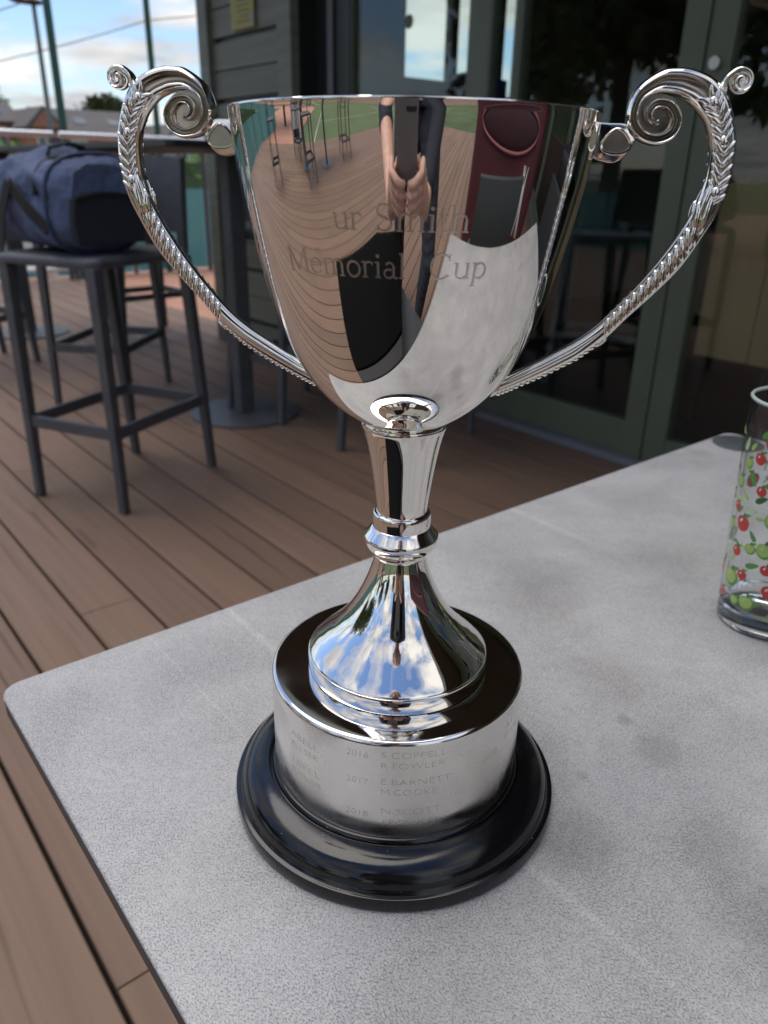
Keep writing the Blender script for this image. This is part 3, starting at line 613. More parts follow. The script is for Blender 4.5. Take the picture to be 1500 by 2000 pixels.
    for sy in (-1, 1):
        m.tube([rib_pt(t,.55)+Vector((0,sy*.0033,0)) for t in np.linspace(.2,4.2,30)], [.0012*min(1, .3+.7*(4.2-t)/1.2) for t in np.linspace(.2,4.2,30)], 8)
        for i in range(19):
            t = .35+3.4*i/18; p0 = rib_pt(t, .14); d = (rib_pt(t+.1,.14)-rib_pt(t-.1,.14)).normalized(); s = Vector((d.z,0,-d.x)); p0.y = sy*.0022
            m.ell(p0, d*.0012, s*.0013, Vector((0,.0011,0)), 10, 6)
    d = (rib_pt(4.1,.0)-rib_pt(3.9,.0)).normalized(); m.ell(rib_pt(3.9,.0), d*.0032, Vector((d.z,0,-d.x))*.0009, Vector((0,.0028,0)), 12, 8)
    m.build('lower_leaf', SILVER_H, h, smooth=70)
    return h
h1 = make_handle(); h1.rotation_euler.z = -PSI
h2 = copy_tree(h1, tro); h2.rotation_euler.z = -PSI+math.pi

# ------------------------------------------------------------------ tumbler printed with apples
GX, GY, GRB, GRT, GH = .2895, .504, .0325, .0410, .170
tum = thing('tumbler', 'tall clear tumbler printed with red and green apples', 'glass', (GX, GY, TZ+.0006), 0)
GL = bpy.data.materials.new('clear_glass'); GL.use_nodes = True; gb = GL.node_tree.nodes['Principled BSDF']; gb.inputs['Transmission Weight'].default_value = 1; gb.inputs['Roughness'].default_value = .0; gb.inputs['IOR'].default_value = 1.48; gb.inputs['Base Color'].default_value = (.97,.99,.98,1)
ro = lambda z: GRB+(GRT-GRB)*z/GH
oz = [.003,.006,.012,.03,.06,.09,.12,.15,.168]
THIN = glass_pane('thin_clear_glass', (.975,.985,.98))
oz = [.0165,.03,.06,.09,.12,.15,.168]
m = MB(); m.lathe([(ro(z),z) for z in oz]+[(ro(GH)-.0002,GH+.0004),(ro(GH)-.0014,GH+.0010),(ro(GH)-.0026,GH+.0002)]+[(ro(z)-.0028,z) for z in reversed(oz)], 96, close=False)
m.build('wall', THIN, tum, smooth=40)
m = MB(); m.tube([((GRT-.0014)*math.cos(a), (GRT-.0014)*math.sin(a), GH+.0004) for a in np.linspace(0, 2*math.pi, 97)], .0013, 10); m.build('rim', mat('rim_highlight', (.42,.50,.46), .05, 0, .8), tum, smooth=60)  # opaque pale ring paints a highlight along the clear rim
m = MB(); m.lathe([(.001,.0008),(.022,.0008),(.024,0),(GRB-.003,0),(GRB-.0008,.001),(ro(.003),.003),(ro(.0163),.0163),(GRB-.003,.0160),(GRB-.006,.0145),(GRB-.012,.0125),(.001,.0120)], 96); m.build('base', GL, tum, smooth=40)
INK = {k: mat('print_'+k, c, .35) for k, c in dict(red=(.50,.05,.035), lime=(.36,.50,.14), green=(.10,.27,.06), dark=(.03,.12,.03), white=(.8,.8,.78), grey=(.10,.12,.13), pale=(.45,.58,.30), pink=(.6,.2,.2)).items()}
def decal(poly, th, z, ink, off=.00012, name='print', inside=False):
    """flat printed shape wrapped on the wall; poly in metres around (th, z)"""
    c = np.array(poly).mean(0); m = MB(); k = len(poly); vs = [];
    rings = [1, .66, .33]
    for s in rings: 
        for x, y in poly:
            px, py = c[0]+(x-c[0])*s, c[1]+(y-c[1])*s; zz = z+py; r = ro(zz)+off; a = th+px/r; vs.append((r*math.sin(a), -r*math.cos(a), zz))
    zz = z+c[1]; r = ro(zz)+off; a = th+c[0]/r; vs.append((r*math.sin(a), -r*math.cos(a), zz))
    fs = []
    for j in range(2):
        for i in range(k): fs.append((j*k+i,j*k+(i+1)%k,(j+1)*k+(i+1)%k,(j+1)*k+i))
    fs += [(2*k+i,2*k+(i+1)%k,3*k) for i in range(k)]
    m.add(vs, fs); return m.build(name, ink, tum, smooth=60)
def apple_poly(s): return [(s*(math.cos(a)*(1+.06*math.sin(a))), s*(1.02*math.sin(a)-(.16*math.exp(-((a-math.pi/2)/.35)**2)))) for a in np.linspace(0, 2*math.pi, 22)[:-1]]
def leaf_poly(s, r): 
    q = [(s*1.5*math.cos(a), s*.62*math.sin(a)*(1-.3*math.cos(a))) for a in np.linspace(0,2*math.pi,12)[:-1]]
    return [(x*math.cos(r)-y*math.sin(r), x*math.sin(r)+y*math.cos(r)) for x,y in q]
# angle of the viewer as seen from the tumbler
VA = math.atan2(-GX, GY)*1
def apple(dth, z, s, kind):
    s *= 1.05
    th = VA+R(dth)
    body, rim = ((INK['red'], INK['red']) if kind == 'r' else (INK['lime'], INK['green']))
    decal(apple_poly(s*1.1), th, z, rim, .00010, 'apple_print'); 
    if kind == 'g': decal([(x-s*.10,y+s*.1) for x,y in apple_poly(s*.92)], th, z, body, .00018, 'apple_print')
    decal([(x-s*.3,y+s*.35) for x,y in leaf_poly(s*.22,.9)], th, z, INK['white'] if kind == 'r' else INK['pale'], .00026, 'highlight_print')
    decal([(x+s*.55,y+s*1.25) for x,y in leaf_poly(s*.42,.5)], th, z, INK['green'], .00018, 'leaf_print')
    decal([(x+s*.08,y+s*1.2) for x,y in leaf_poly(s*.24,1.4)], th, z, INK['dark'], .00022, 'stalk_print')
random.seed(5)
for dth, z, s, k in ((-38,.134,.0038,'r'),(-62,.112,.0040,'g'),(-46,.084,.0052,'r'),(-12,.093,.0050,'g'),(-68,.078,.0042,'g'),(-48,.062,.0036,'r'),(-14,.070,.0052,'g'),(-50,.040,.0060,'g'),(-80,.040,.0038,'r'),(-22,.026,.0052,'g'),(0,.040,.0045,'r'),(14,.020,.005,'g'),(20,.085,.005,'r'),(28,.06,.005,'g'),(35,.12,.004,'g'),(110,.04,.005,'g'),(140,.07,.005,'r'),(170,.05,.005,'g'),(-110,.06,.005,'g'),(-130,.10,.005,'r')):
    apple(dth, z, s, k)
for dth, z, s, r, k in ((-35,.152,.0034,.8,'green'),(-60,.140,.0036,1.3,'pale'),(-42,.118,.0036,-1.0,'green'),(-20,.118,.0036,.3,'green'),(-28,.106,.0034,.6,'dark'),(-55,.100,.0030,.2,'pale'),(-35,.096,.0026,.2,'pale'),(-24,.056,.0036,.4,'green'),(-66,.060,.0034,.1,'pale'),(-55,.028,.0024,0,'pale'),(-70,.050,.003,1.2,'green'),(-30,.078,.003,2.2,'green'),(-15,.112,.003,1.,'green')):
    decal(leaf_poly(s, r), VA+R(dth), z, INK[k], .00014, 'leaf_print')
for i in range(46):
    dth, z = random.uniform(-95, 40), random.uniform(.022,.150)
    decal(leaf_poly(random.uniform(.0018,.0030), random.uniform(0,3)), VA+R(dth), z, INK[random.choice(['green','pale','lime','dark'])], .00006, 'leaf_print')
for dth, z, s_, k in ((-30,.146,.0030,'r'),(-52,.128,.0034,'g'),(-30,.112,.0034,'r'),(-60,.094,.0032,'r'),(-30,.068,.0036,'g'),(-34,.046,.0034,'r'),(-64,.024,.0032,'r'),(-38,.024,.0034,'g'),(-75,.100,.0034,'g'),(-8,.056,.0036,'r')): apple(dth, z, s_, k)
# lettering on the far wall, read backwards through the glass
def tum_text(txt, d0, d1, z, size, ink, off):
    wrap_text(txt, math.degrees(VA)+d0, math.degrees(VA)+d1, z, size, ro, tum, ink, .002, off, name='lettering', offset=off*.0)
tum_text('RS', 196, 222, .122, .026, INK['white'], .00015)
tum_text('PREMIUM', 163, 217, .107, .0115, INK['grey'], .00015)
tum_text('CIDER', 168, 216, .097, .0085, INK['grey'], .00015)

# ------------------------------------------------------------------ bar stools
def make_stool():
    s = thing('bar_stool', '', 'stool')
    w2, d2 = .178, .245; SH = .792; W = .031
    legs = {}
    for nm, x, y, tx, ty in (('fl',-w2,-d2,-w2+.012,-d2+.012),('fr',w2,-d2,w2-.004,-d2+.004),('br',w2,d2,w2-.012,d2-.055),('bl',-w2,d2,-w2+.012,d2-.055)):
        m = MB(); m.bar((x,y,0),(tx,ty,SH-.028),.025,.028,up=(0,1,0),w1=1.4); m.build('leg', CHAR, s, bevel=(.004,2))
        legs[nm] = lambda z, a=(x,y), b=(tx,ty): (a[0]+(b[0]-a[0])*z/SH, a[1]+(b[1]-a[1])*z/SH, z)
    for a, b, z in (('fl','fr',.265),('fr','br',.265),('br','bl',.265),('bl','fl',.265)):
        m = MB(); m.bar(legs[a](z), legs[b](z), .016, .038); m.build('foot_rail', CHAR, s, bevel=(.003,2))
    m = MB()
    pr = rrect(-.195,.195,-.262,.205,.045,6); k = len(pr); vs = []; fs = []
    for ins, z in ((.02,SH-.036),(.003,SH-.030),(0,SH-.018),(.004,SH-.006),(.016,SH)): vs += [(x*(1-ins/.2), y*(1-ins/.2), z) for x,y in pr]
    for j in range(4):
        for i in range(k): fs.append((j*k+i,j*k+(i+1)%k,(j+1)*k+(i+1)%k,(j+1)*k+i))
    fs += [tuple(reversed(range(k))), tuple(range(4*k,5*k))]; m.add(vs, fs); m.build('seat', CHAR, s, smooth=50)
    for sx in (-1, 1):
        m = MB(); m.bar((sx*(w2-.012),d2-.055,SH-.02),(sx*(w2-.016),d2-.03,1.06),.026,.03,up=(0,1,0)); m.build('back_post', CHAR, s, bevel=(.004,2))
    m = MB(); n = 9; vs = []; fs = []
    for j, z in enumerate((.835,.845,1.055,1.066)):
        for i in range(n):
            x = -w2+.001+2*(w2-.001)*i/(n-1); yb = d2-.055+(z-.79)*.09+.02*(1-(x/w2)**2); vs += [(x,yb,z),(x,yb+.012,z)]
    for j in range(3):
        for i in range(n-1):
            a = (j*n+i)*2; b = a+2; c = a+2*n; d = c+2; fs += [(a,b,d,c),(b+1,a+1,c+1,d+1)]
    for i in range(n-1): a = i*2; fs.append((a,a+1,a+3,a+2)); a = (3*n+i)*2; fs.append((a+2,a+3,a+1,a))
    for j in range(3):
        a = j*n*2; c = a+2*n; fs.append((c,c+1,a+1,a)); a = (j*n+n-1)*2; c = a+2*n; fs.append((a,a+1,c+1,c))
    m.add(vs, fs); m.build('backrest', CHAR, s, smooth=40)
    return s
GRP = 'charcoal bar stools on the deck'
stool = make_stool()
def place(o, c, b, deg, label, z=0):
    o.location = P(c, b, z); o.rotation_euler.z = AZ+R(deg); o['label'] = label; o['group'] = GRP
place(stool, .93, 2.56, -62, 'charcoal bar stool carrying the navy holdall')
for c, b, dg, lb in ((1.345,3.75,-45,'charcoal bar stool directly behind the one with the navy holdall'),
        (2.02,2.30,112,'charcoal bar stool behind the trophy, nearest the glazed doors'),
        (1.93,3.02,100,'charcoal bar stool beside the round base plate, by the green boards'),
        (.95,4.75,-75,'charcoal bar stool in the distance under the far end of the bar table'),
        (2.08,5.1,95,'charcoal bar stool standing past the end of the green boards'),
        (-3.2,1.25,60,'charcoal bar stool reflected tallest in the left of the cup'),
        (-4.3,2.2,20,'charcoal bar stool reflected beside the white banner'),
        (-3.9,-.35,80,'charcoal bar stool reflected left of the photographer'),
        (-2.9,3.3,-30,'charcoal bar stool reflected by the cup rim at far left'),
        (3.55,2.5,30,'dark bar stool inside behind the sliding door glass'),
        (3.75,1.35,150,'dark bar stool inside behind the right-hand door glass')):
    s2 = copy_tree(stool); place(s2, c, b, dg, lb)
def make_bar_table(c, b0, b1, bases, label):
    t = thing('bar_table', label, 'table', P(c, 0, 0), AZ)
    m = MB(); m.prism(rrect(-.33,.33,b0,b1,.03), 1.098, 1.122); m.build('tabletop', BLACK, t, bevel=(.003,2))
    for x, y in bases:
        m = MB(); m.lathe([(.001,.001),(.243,.001),(.245,.004),(.243,.010),(.2,.012),(.001,.012)], 48); m.build('base_plate', CHAR, t, smooth=40, loc=(x,y,0))
        m = MB(); m.bar((x,y,.010),(x,y,1.097),.072,.072,up=(0,1,0)); m.build('column', CHAR, t, bevel=(.008,3))
    return t
make_bar_table(1.60, 2.75, 6.05, [(.078,3.06),(-.147,5.54)], 'long charcoal bar table on two round bases by the green boards')
make_bar_table(-3.75, .1, 2.0, [(0,.55),(0,1.6)], 'charcoal bar table reflected small in the left of the cup')

# ------------------------------------------------------------------ navy holdall on the stool
NAVY = mat('navy_canvas', (.085,.115,.205), .85, noise=(6,.25), bump=(11,.9,(1,1,1),.03))
NAVYD = mat('dark_mesh_pocket', (.015,.017,.026), .85, bump=(300,.3)); STRAP = mat('black_webbing', (.006,.006,.007), .7, bump=(400,.3))
bag = thing('holdall', 'navy canvas holdall with black straps lying on the bar stool', 'bag', (-1.075, 2.585, .793), R(-41))
def bag_ring(x, n=40):
    hw, hh = .158, .134; e = 2.6; k = max(0, (abs(x)-.26)/.07); s = math.sqrt(max(0, 1-min(1, k)**2.2))*.35+.65 if abs(x) > .26 else 1
    pts = []
    for i in range(n):
        a = 2*math.pi*i/n; ca, sa = math.cos(a), math.sin(a)
        y = hw*s*math.copysign(abs(ca)**(2/e), ca); z = hh*s*math.copysign(abs(sa)**(2/e), sa)
        sag = -.05*max(0, .1-x) + .014*math.sin(x*9+1)+.012*math.sin(x*23)+.006*math.sin(x*41+a*2)-.03*max(0,-x)
        pts.append((x, y*(1+.035*math.sin(7*x+3*a)+.02*math.sin(19*x-2*a)), hh+.0+z*(1-.05*math.cos(5*x)) + (sag if z > 0 else 0)))
    return pts
xs = np.concatenate([[-.34,-.338,-.332,-.32,-.30,-.28], np.linspace(-.26,.26,70), [.28,.30,.32,.332,.338,.34]])
from mathutils import noise as mnoise
k = 96; m = MB(); vs = []
for x in xs:
    for q in bag_ring(x, k):
        q = Vector(q); ax_ = Vector((q.x, 0, .142)); nrm = (q-ax_).normalized()
        f = mnoise.fractal(Vector((q.x*5, q.y*7, q.z*7)), 1, 2, 4)*.014 - abs(mnoise.noise(Vector((q.x*9+3, q.y*6, q.z*12+q.x*7))))*.022 + .006
        if abs(q.x) > .3: f *= .3
        if q.z < .03: f *= max(0, q.z/.03)
        vs.append(q+nrm*f)
fs = []
for j in range(len(xs)-1):
    for i in range(k): fs.append((j*k+i,j*k+(i+1)%k,(j+1)*k+(i+1)%k,(j+1)*k+i))
fs += [tuple(reversed(range(k))), tuple(range((len(xs)-1)*k, len(xs)*k))]; m.add(vs, fs); body = m.build('body', NAVY, bag, smooth=70)
HOLD = bag

# ------------------------------------------------------------------ balustrade, fence, poles, houses
STEEL = mat('brushed_steel_rail', (.55,.56,.58), .35, 1, noise=(3,.05)); 
def balustrade(a, b, label, n):
    t = thing('balustrade', label, 'railing', a, 0); d = b-a; m = MB(); m.tube([(0,0,1.30), d+Vector((0,0,1.30))], .030, 16); m.build('handrail', STEEL, t, smooth=40)
    for i in range(n+1):
        q = d*(i/n); m = MB(); m.bar(q, q+Vector((0,0,1.28)), .04, .04, up=(0,1,0)); m.build('post', CHAR, t)
        if i < n:
            q0 = d*((i+.04)/n); q1 = d*((i+.96)/n); m = MB(); m.bar(q0+Vector((0,0,.62)), q1+Vector((0,0,.62)), .008, 1.08); m.build('glass_panel', RAILGLASS, t)
balustrade(P(-5.3, 8.1), P(2.60, 8.1), 'glass balustrade with steel handrail across the far end of the deck', 6)
balustrade(P(2.66, 8.1), P(8.5, 8.1), 'glass balustrade with steel handrail running on past the clubhouse corner', 4)
TEAL = mat('teal_windbreak', (.13,.36,.37), .8, noise=(1.5,.12,(1,1,.3)), bump=(30,.2)); TEALM = mat('green_post_paint', (.014,.075,.058), .5)
def fence(p0, p1, n, label):
    d = p1-p0; t = thing('court_fence', label, 'fence', p0, 0)
    for i in range(n+1):
        q = d*(i/n); m = MB(); m.tube([q, q+Vector((0,0,1.62))], .03, 10); m.build('post', TEALM, t, smooth=40)
        if i < n:
            q0, q1 = d*(i/n), d*((i+1)/n); e = (q1-q0).normalized()
            m = MB(); m.bar(q0+e*.04+Vector((0,0,.64)), q1-e*.04+Vector((0,0,.64)), .012, 1.22); m.build('windbreak', TEAL, t)
            m = MB(); L_ = (q1-q0).length; st_ = .11
            for s in (1, -1):
                x = -.32
                while x < L_:
                    a_, b_ = x, x+.32; za_, zb_ = (1.25,1.57) if s == 1 else (1.57,1.25)
                    if a_ > .0 and b_ < L_: m.bar(q0+e*a_+Vector((0,0,za_)), q0+e*b_+Vector((0,0,zb_)), .006, .006)
                    x += st_
            m.bar(q0+Vector((0,0,1.58)), q1+Vector((0,0,1.58)), .025, .025); m.build('mesh_panel', TEALM, t)
fence(P(1.0,12.4,-.51), P(11.0,12.4,-.51), 5, 'low court fence with teal windbreak beyond the deck end')
fence(P(-12,10.5,-.51), P(.8,12.4,-.51), 6, 'court fence with teal windbreak running off to the left')
def pole(c, b, h, r, label, name='net_pole', arm=None):
    t = thing(name, label, 'pole', P(c,b,-.51), AZ); m = MB(); m.tube([(0,0,0),(0,0,h)], [r, r*.9], 14); m.build('shaft', TEALM, t, smooth=40); return t
pole(4.05, 12.1, 4.6, .058, 'tall green pole left of the trophy, beside the floodlight')
pole(5.55, 12.35, 4.9, .05, 'tall green pole rising behind the left handle')
GALV = mat('galvanised_mast', (.12,.16,.15), .5)
fl = thing('floodlight', 'slim floodlight mast with flat lamp head beside the green pole', 'floodlight', P(5.45,17.0,-.51), AZ)
m = MB(); m.tube([(0,0,0),(0,0,4.25)], [.06,.04], 12); m.build('mast', GALV, fl, smooth=40)
m = MB(); m.lathe([(.01,.0),(.20,.02),(.26,.07),(.20,.11),(.01,.13)], 20); q = m.build('lamp_head', BLACK, fl, smooth=40, loc=(-.12,0,4.24)); q.scale = (1.25,.7,.8)
for i, (a, b_) in enumerate(((P(1.2,12.5,1.75), P(5.55,12.35,3.0)), (P(5.55,12.35,3.0), P(9.5,12.2,4.0)), (P(1.5,12.5,2.3), P(4.05,12.1,3.1)))):
    m = MB(); m.tube([a.lerp(b_, t)-Vector((0,0,.22*4*t*(1-t)*(.4))) for t in np.linspace(0,1,12)], .007, 6)
    tag(m.build('overhead_wire', BLACK, smooth=60), ['thin wire slung from the left edge to the pole behind the handle','thin wire running from the pole behind the handle to the right','thin wire slung up to the pole beside the floodlight'][i], 'wire')

BRICK = mat('red_brick', (.38,.16,.105), .9, noise=(3,.2), bump=(20,.3)); SLATE = mat('dark_tiles', (.105,.095,.09), .85, noise=(2,.2,(1,1,4)), bump=(12,.4,(.3,.3,4))); CREAM = mat('cream_render', (.55,.53,.48), .9, noise=(2,.08)); WINP = mat('far_window_glass', (.10,.12,.14), .1)
def far_house(c, b, wdt, dep, eave, ridge, label, wall, gable=False, chim=(), lights=(), z0=-.52, rows=1):
    t = thing('house', label, 'house', P(c,b,z0), AZ); eave -= z0; ridge -= z0
    m = MB(); m.box((0,0,0),(wdt,dep,eave)); m.build('wall', wall, t)
    m = MB(); o = .35
    if not gable: m.add([(-o,-o,eave-.1),(wdt+o,-o,eave-.1),(wdt+o,dep+o,eave-.1),(-o,dep+o,eave-.1),(-o,dep/2,ridge),(wdt+o,dep/2,ridge)], [(0,1,5,4),(2,3,4,5),(0,4,3),(1,2,5),(3,2,1,0)])
    else: m.add([(-o,-o,eave-.1),(wdt+o,-o,eave-.1),(wdt+o,dep+o,eave-.1),(-o,dep+o,eave-.1),(wdt/2,-o,ridge),(wdt/2,dep+o,ridge)], [(0,4,5,3),(1,2,5,4),(0,1,4),(2,3,5),(3,2,1,0)])
    rf = m.build('roof', SLATE, t)
    if gable: m = MB(); m.add([(0,-o-.02,eave-.1),(wdt,-o-.02,eave-.1),(wdt/2,-o-.02,ridge-.25),(0,-o,eave-.1),(wdt,-o,eave-.1),(wdt/2,-o,ridge-.25)], [(0,1,2),(0,3,4,1),(1,4,5,2),(2,5,3,0)]); m.build('gable_wall', wall, t)
    for x in chim:
        m = MB(); m.box((x-.35,dep/2-.4,ridge-.6),(x+.35,dep/2+.4,ridge+.9)); m.build('chimney', BRICK, rf)
    for x in lights:
        f = .5; y = -o+(dep/2+o)*f; z = eave-.1+(ridge-eave+.1)*f; dy = .5; dz = dy*(ridge-eave+.1)/(dep/2+o)
        m = MB(); m.add([(x-.45,y-dy,z-dz+.06),(x+.45,y-dy,z-dz+.06),(x+.45,y+dy,z+dz+.06),(x-.45,y+dy,z+dz+.06)],[(0,1,2,3)]); m.build('rooflight', WINP, rf)
    k = max(1, int(wdt/2.4)); 
    for r in range(rows):
        zw = eave-1.75-2.5*r
        if zw < .3: break
        for i in range(k):
            x = wdt*(i+.5)/k; m = MB(); m.box((x-.6,-.07,zw),(x+.6,-.01,zw+1.3)); f = m.build('window', WHITE, t)
            for sx in (-1,1):
                m = MB(); m.box((x+sx*.28-.24,-.085,zw+.1),(x+sx*.28+.24,-.072,zw+1.2)); m.build('pane', WINP, f)
far_house(11.5, 62, 6.3, 7, 3.9, 5.2, 'brick house with dark tiled roof at the far left', BRICK, chim=(), rows=2, lights=(3.6,5.2))
far_house(17.4, 58.5, 1.9, 7, 3.5, 4.7, 'narrow brick house with a gable beside the green pole', BRICK, gable=True, rows=2)
far_house(20.0, 62, 7.0, 8, 3.3, 5.05, 'long low brick house with two rooflights in its dark roof', BRICK, lights=(2.6,5.2), rows=2)
far_house(27.6, 60, 2.2, 7, 3.2, 4.2, 'small cream house seen through the left handle', CREAM, gable=True, rows=2)
far_house(30.2, 60, 9.0, 7, 2.7, 4.4, 'brick house beside the clubhouse corner in the distance', BRICK, rows=1, chim=(3,))
LEAF = [mat('foliage_'+str(i), c, .7, noise=(3,.3)) for i, c in enumerate(((.10,.125,.045),(.12,.155,.055),(.07,.09,.035)))]
BARK = mat('bark', (.06,.045,.035), .9, bump=(20,.6))
def leaf_cloud(m, cen, rad, n, size, blobs=9):
    bl = []
    for _ in range(blobs):
        v = rng.normal(size=3); v /= np.linalg.norm(v); bl.append((np.array(cen)+v*np.array(rad)*rng.uniform(.25,.75), rng.uniform(.35,.6)))
    for i in range(n):
        c_, s_ = bl[rng.integers(len(bl))]; v = rng.normal(size=3); v /= np.linalg.norm(v); p = c_+v*np.array(rad)*s_*rng.uniform(.55,1.08)
        a = Vector(rng.normal(size=3)).normalized(); b = a.orthogonal().normalized(); q = Vector(p); k = size*rng.uniform(.6,1.3)
        m.add([q-a*k, q+b*k*.5, q+a*k, q-b*k*.5], [(0,1,2,3)], int(rng.integers(3)))
def tree(c, b, h, rad, label, z0=-.52, n=1500, size=.18, group=None):
    t = thing('tree', label, 'tree', P(c,b,z0), rng.uniform(0,6), group); m = MB(); th_ = h-rad*1.1
    m.tube([(0,0,0),(.05,0,th_*.5),(0,.08,th_),(0,0,h-rad*.4)], [h*.03,h*.024,h*.018,h*.006], 10)
    for k in range(6):
        a = k*1.05; m.tube([(0,0,th_*.75),(math.cos(a)*rad*.4,math.sin(a)*rad*.4,th_+rad*.25),(math.cos(a)*rad*.75,math.sin(a)*rad*.75,th_+rad*.7)], [h*.013,h*.009,h*.003], 6)
    m.build('trunk', BARK, t, smooth=60); m = MB(); leaf_cloud(m, (0,0,h-rad*.95), (rad,rad,rad*.95), n, size); m.build('crown', LEAF, t)
tree(17.2, 70, 7.6, 2.4, 'tree with rounded crown above the roof at the far left', n=1600, size=.30)
tree(26.9, 72, 7.3, 2.2, 'tree rising behind the long low roof', n=1600, size=.30)
tree(29.5, 76, 7.6, 2.3, 'tree showing through the scroll of the left handle', n=1400, size=.30)
for i, (c, b, h, rad) in enumerate(((-13,8.5,7.5,2.9),(-13.5,13.5,9,3.3),(-16,19,8.5,3.2),(-26,-3,7.5,3.0),(-31,6,9,3.4),(-27,-14,7,2.8))):
    tree(c, b, h, rad, ['leafy tree beside the clay court, reflected in the sliding door','tallest tree reflected dark in the right-hand doors','tree at the back of the clay court, reflected in the doors','tree beyond the green court, reflected in the cup foot','broad tree at the far corner of the green court','tree past the far left corner of the green court'][i], n=2600, size=.26)
hd = thing('hedge', 'clipped green hedge beyond the teal court fence', 'hedge', P(0,24,-.52), AZ)
m = MB()
for i in range(5200):
    p = Vector((rng.uniform(-14,20), rng.uniform(-.5,.5), 0)); p.z = rng.uniform(0,1)**.6*(1.95+.15*math.sin(p.x*2.1)+.1*math.sin(p.x*5)); a = Vector(rng.normal(size=3)).normalized(); b_ = a.orthogonal().normalized(); k = .14*rng.uniform(.6,1.3)
    m.add([p-a*k,p+b_*k*.55,p+a*k,p-b_*k*.55],[(0,1,2,3)],int(rng.integers(3)))
m.box((-14,-.35,0),(20,.35,1.75),2)
m.build('foliage', [mat('hedge_leaf_'+str(i), c, .7) for i, c in enumerate(((.11,.21,.04),(.14,.25,.05),(.06,.12,.03)))], hd)
bs = thing('court_bench', 'white slatted bench seen between the stool legs', 'bench', P(1.75,9.6,-.51), AZ)
for z, y in ((.45,-.12),(.45,.0),(.45,.12),(.66,.2),(.80,.22)):
    m = MB(); m.box((-1.3,y-.045,z),(1.3,y+.045,z+.03) if z < .5 else (1.3,y+.0,z+.1)); m.build('slat', WHITE, bs)
for x in (-1.1,0,1.1):
    m = MB(); m.box((x-.03,-.16,0),(x+.03,.18,.449)); m.box((x-.03,.221,.3),(x+.03,.25,.9)); m.build('leg', WHITE, bs)

# ---- holdall details
PIPE = mat('navy_piping', (.03,.04,.09), .6); ZIP = mat('zip', (.02,.02,.025), .5)
m = MB(); rg = [Vector(q) for q in bag_ring(.285)]
m.tube([q+Vector((.004,0,0))+(q-Vector((.285,0,.145))).normalized()*.003 for q in rg+[rg[0]]], .006, 8); m.build('piping', PIPE, body, smooth=60)
m = MB(); rg = [Vector(q) for q in bag_ring(.235)]
m.tube([q+(q-Vector((.235,0,.145))).normalized()*.002 for q in rg[1:20]], .007, 8); m.build('zip_track', STRAP, body, smooth=60)
def panel(name, pts, mt, th=.008):      # patch on the end of the bag, (y, z) outline
    m = MB(); k = len(pts); m.add([(.338,y,z) for y,z in pts]+[(.338+th,y*.97,z*.97+.004) for y,z in pts], [tuple(reversed(range(k))), tuple(range(k,2*k))]+[(i,(i+1)%k,k+(i+1)%k,k+i) for i in range(k)]); m.build(name, mt, body, smooth=50)
panel('end_panel', [(-.098,.06),(.098,.06),(.104,.16),(.088,.222),(.045,.246),(-.045,.246),(-.088,.222),(-.104,.16)], NAVY, .006)
panel('end_pocket', [(-.106,.030),(.112,.030),(.118,.09),(.112,.155),(.03,.166),(-.03,.166),(-.104,.152),(-.112,.09)], NAVYD, .020)
panel('pocket_flap', [(-.100,.158),(-.03,.172),(.03,.172),(.106,.160),(.106,.150),(.03,.161),(-.03,.161),(-.100,.148)], STRAP, .026)
m = MB()
def web(pts, wd=.036, th=.004):
    m.tube  # webbing: flat strip through points lying near the camera-side wall
    for a, b in zip(pts[:-1], pts[1:]): m.bar(a, b, th, wd, up=(0,0,1) if abs((Vector(b)-Vector(a)).normalized().z) < .9 else (1,0,0))
web([(.285,-.152,.07),(.20,-.166,.13),(.13,-.172,.19)]); web([(.13,-.174,.19),(.07,-.174,.12),(.03,-.176,.03),(.02,-.182,-.06)])
m.build('carry_strap', STRAP, bag)
m = MB()
hp = [(.16,-.06,.262),(.165,-.05,.285),(.17,.0,.296),(.165,.05,.285),(.16,.06,.262)]
for a, b in zip(hp[:-1], hp[1:]): m.bar(a, b, .035, .008)
m.build('grab_handle', STRAP, bag)

# ------------------------------------------------------------------ things behind the photographer, seen in the silver
SKIN = mat('skin', (.66,.40,.31), .5, noise=(60,.12), bump=(200,.1)); NAVYC = mat('navy_jacket', (.018,.022,.034), .85, bump=(120,.2)); JEAN = mat('grey_jeans', (.075,.08,.10), .85, noise=(40,.15), bump=(150,.25)); SHOE = mat('dark_trainers', (.03,.03,.035), .6); SOLE = mat('white_sole', (.6,.6,.58), .6)
O_ = Vector((0,0,HE)); U_, V_, W_ = rt2, up2, fwd
def ph(u, v, w): return O_+U_*(u-.022)+V_*(v-.062)+W_*w       # phone frame, origin at the phone's middle
phone = thing('phone', 'dark grey phone held up in both hands, reflected in the cup', 'phone', O_, 0)
def slab(name, mt, u0, u1, v0, v1, w0, w1, r, par):
    m = MB(); pr = rrect(u0,u1,v0,v1,r,6); k = len(pr)
    m.add([ph(u,v,w0)-O_ for u,v in pr]+[ph(u,v,w1)-O_ for u,v in pr], [tuple(reversed(range(k))), tuple(range(k,2*k))]+[(i,(i+1)%k,k+(i+1)%k,k+i) for i in range(k)]); return m.build(name, mt, par, bevel=(.0012,2))
slab('body', mat('grey_phone_shell', (.21,.205,.20), .6), -.036,.036,-.078,.074,-.0145,-.0055,.010, phone)
slab('camera_module', BLACK, -.001,.031,.048,.070,-.0054,-.0046,.007, phone)
slab('screen', mat('phone_screen', (.02,.02,.02), .1), -.033,.033,-.074,.070,-.0155,-.0146,.007, phone)

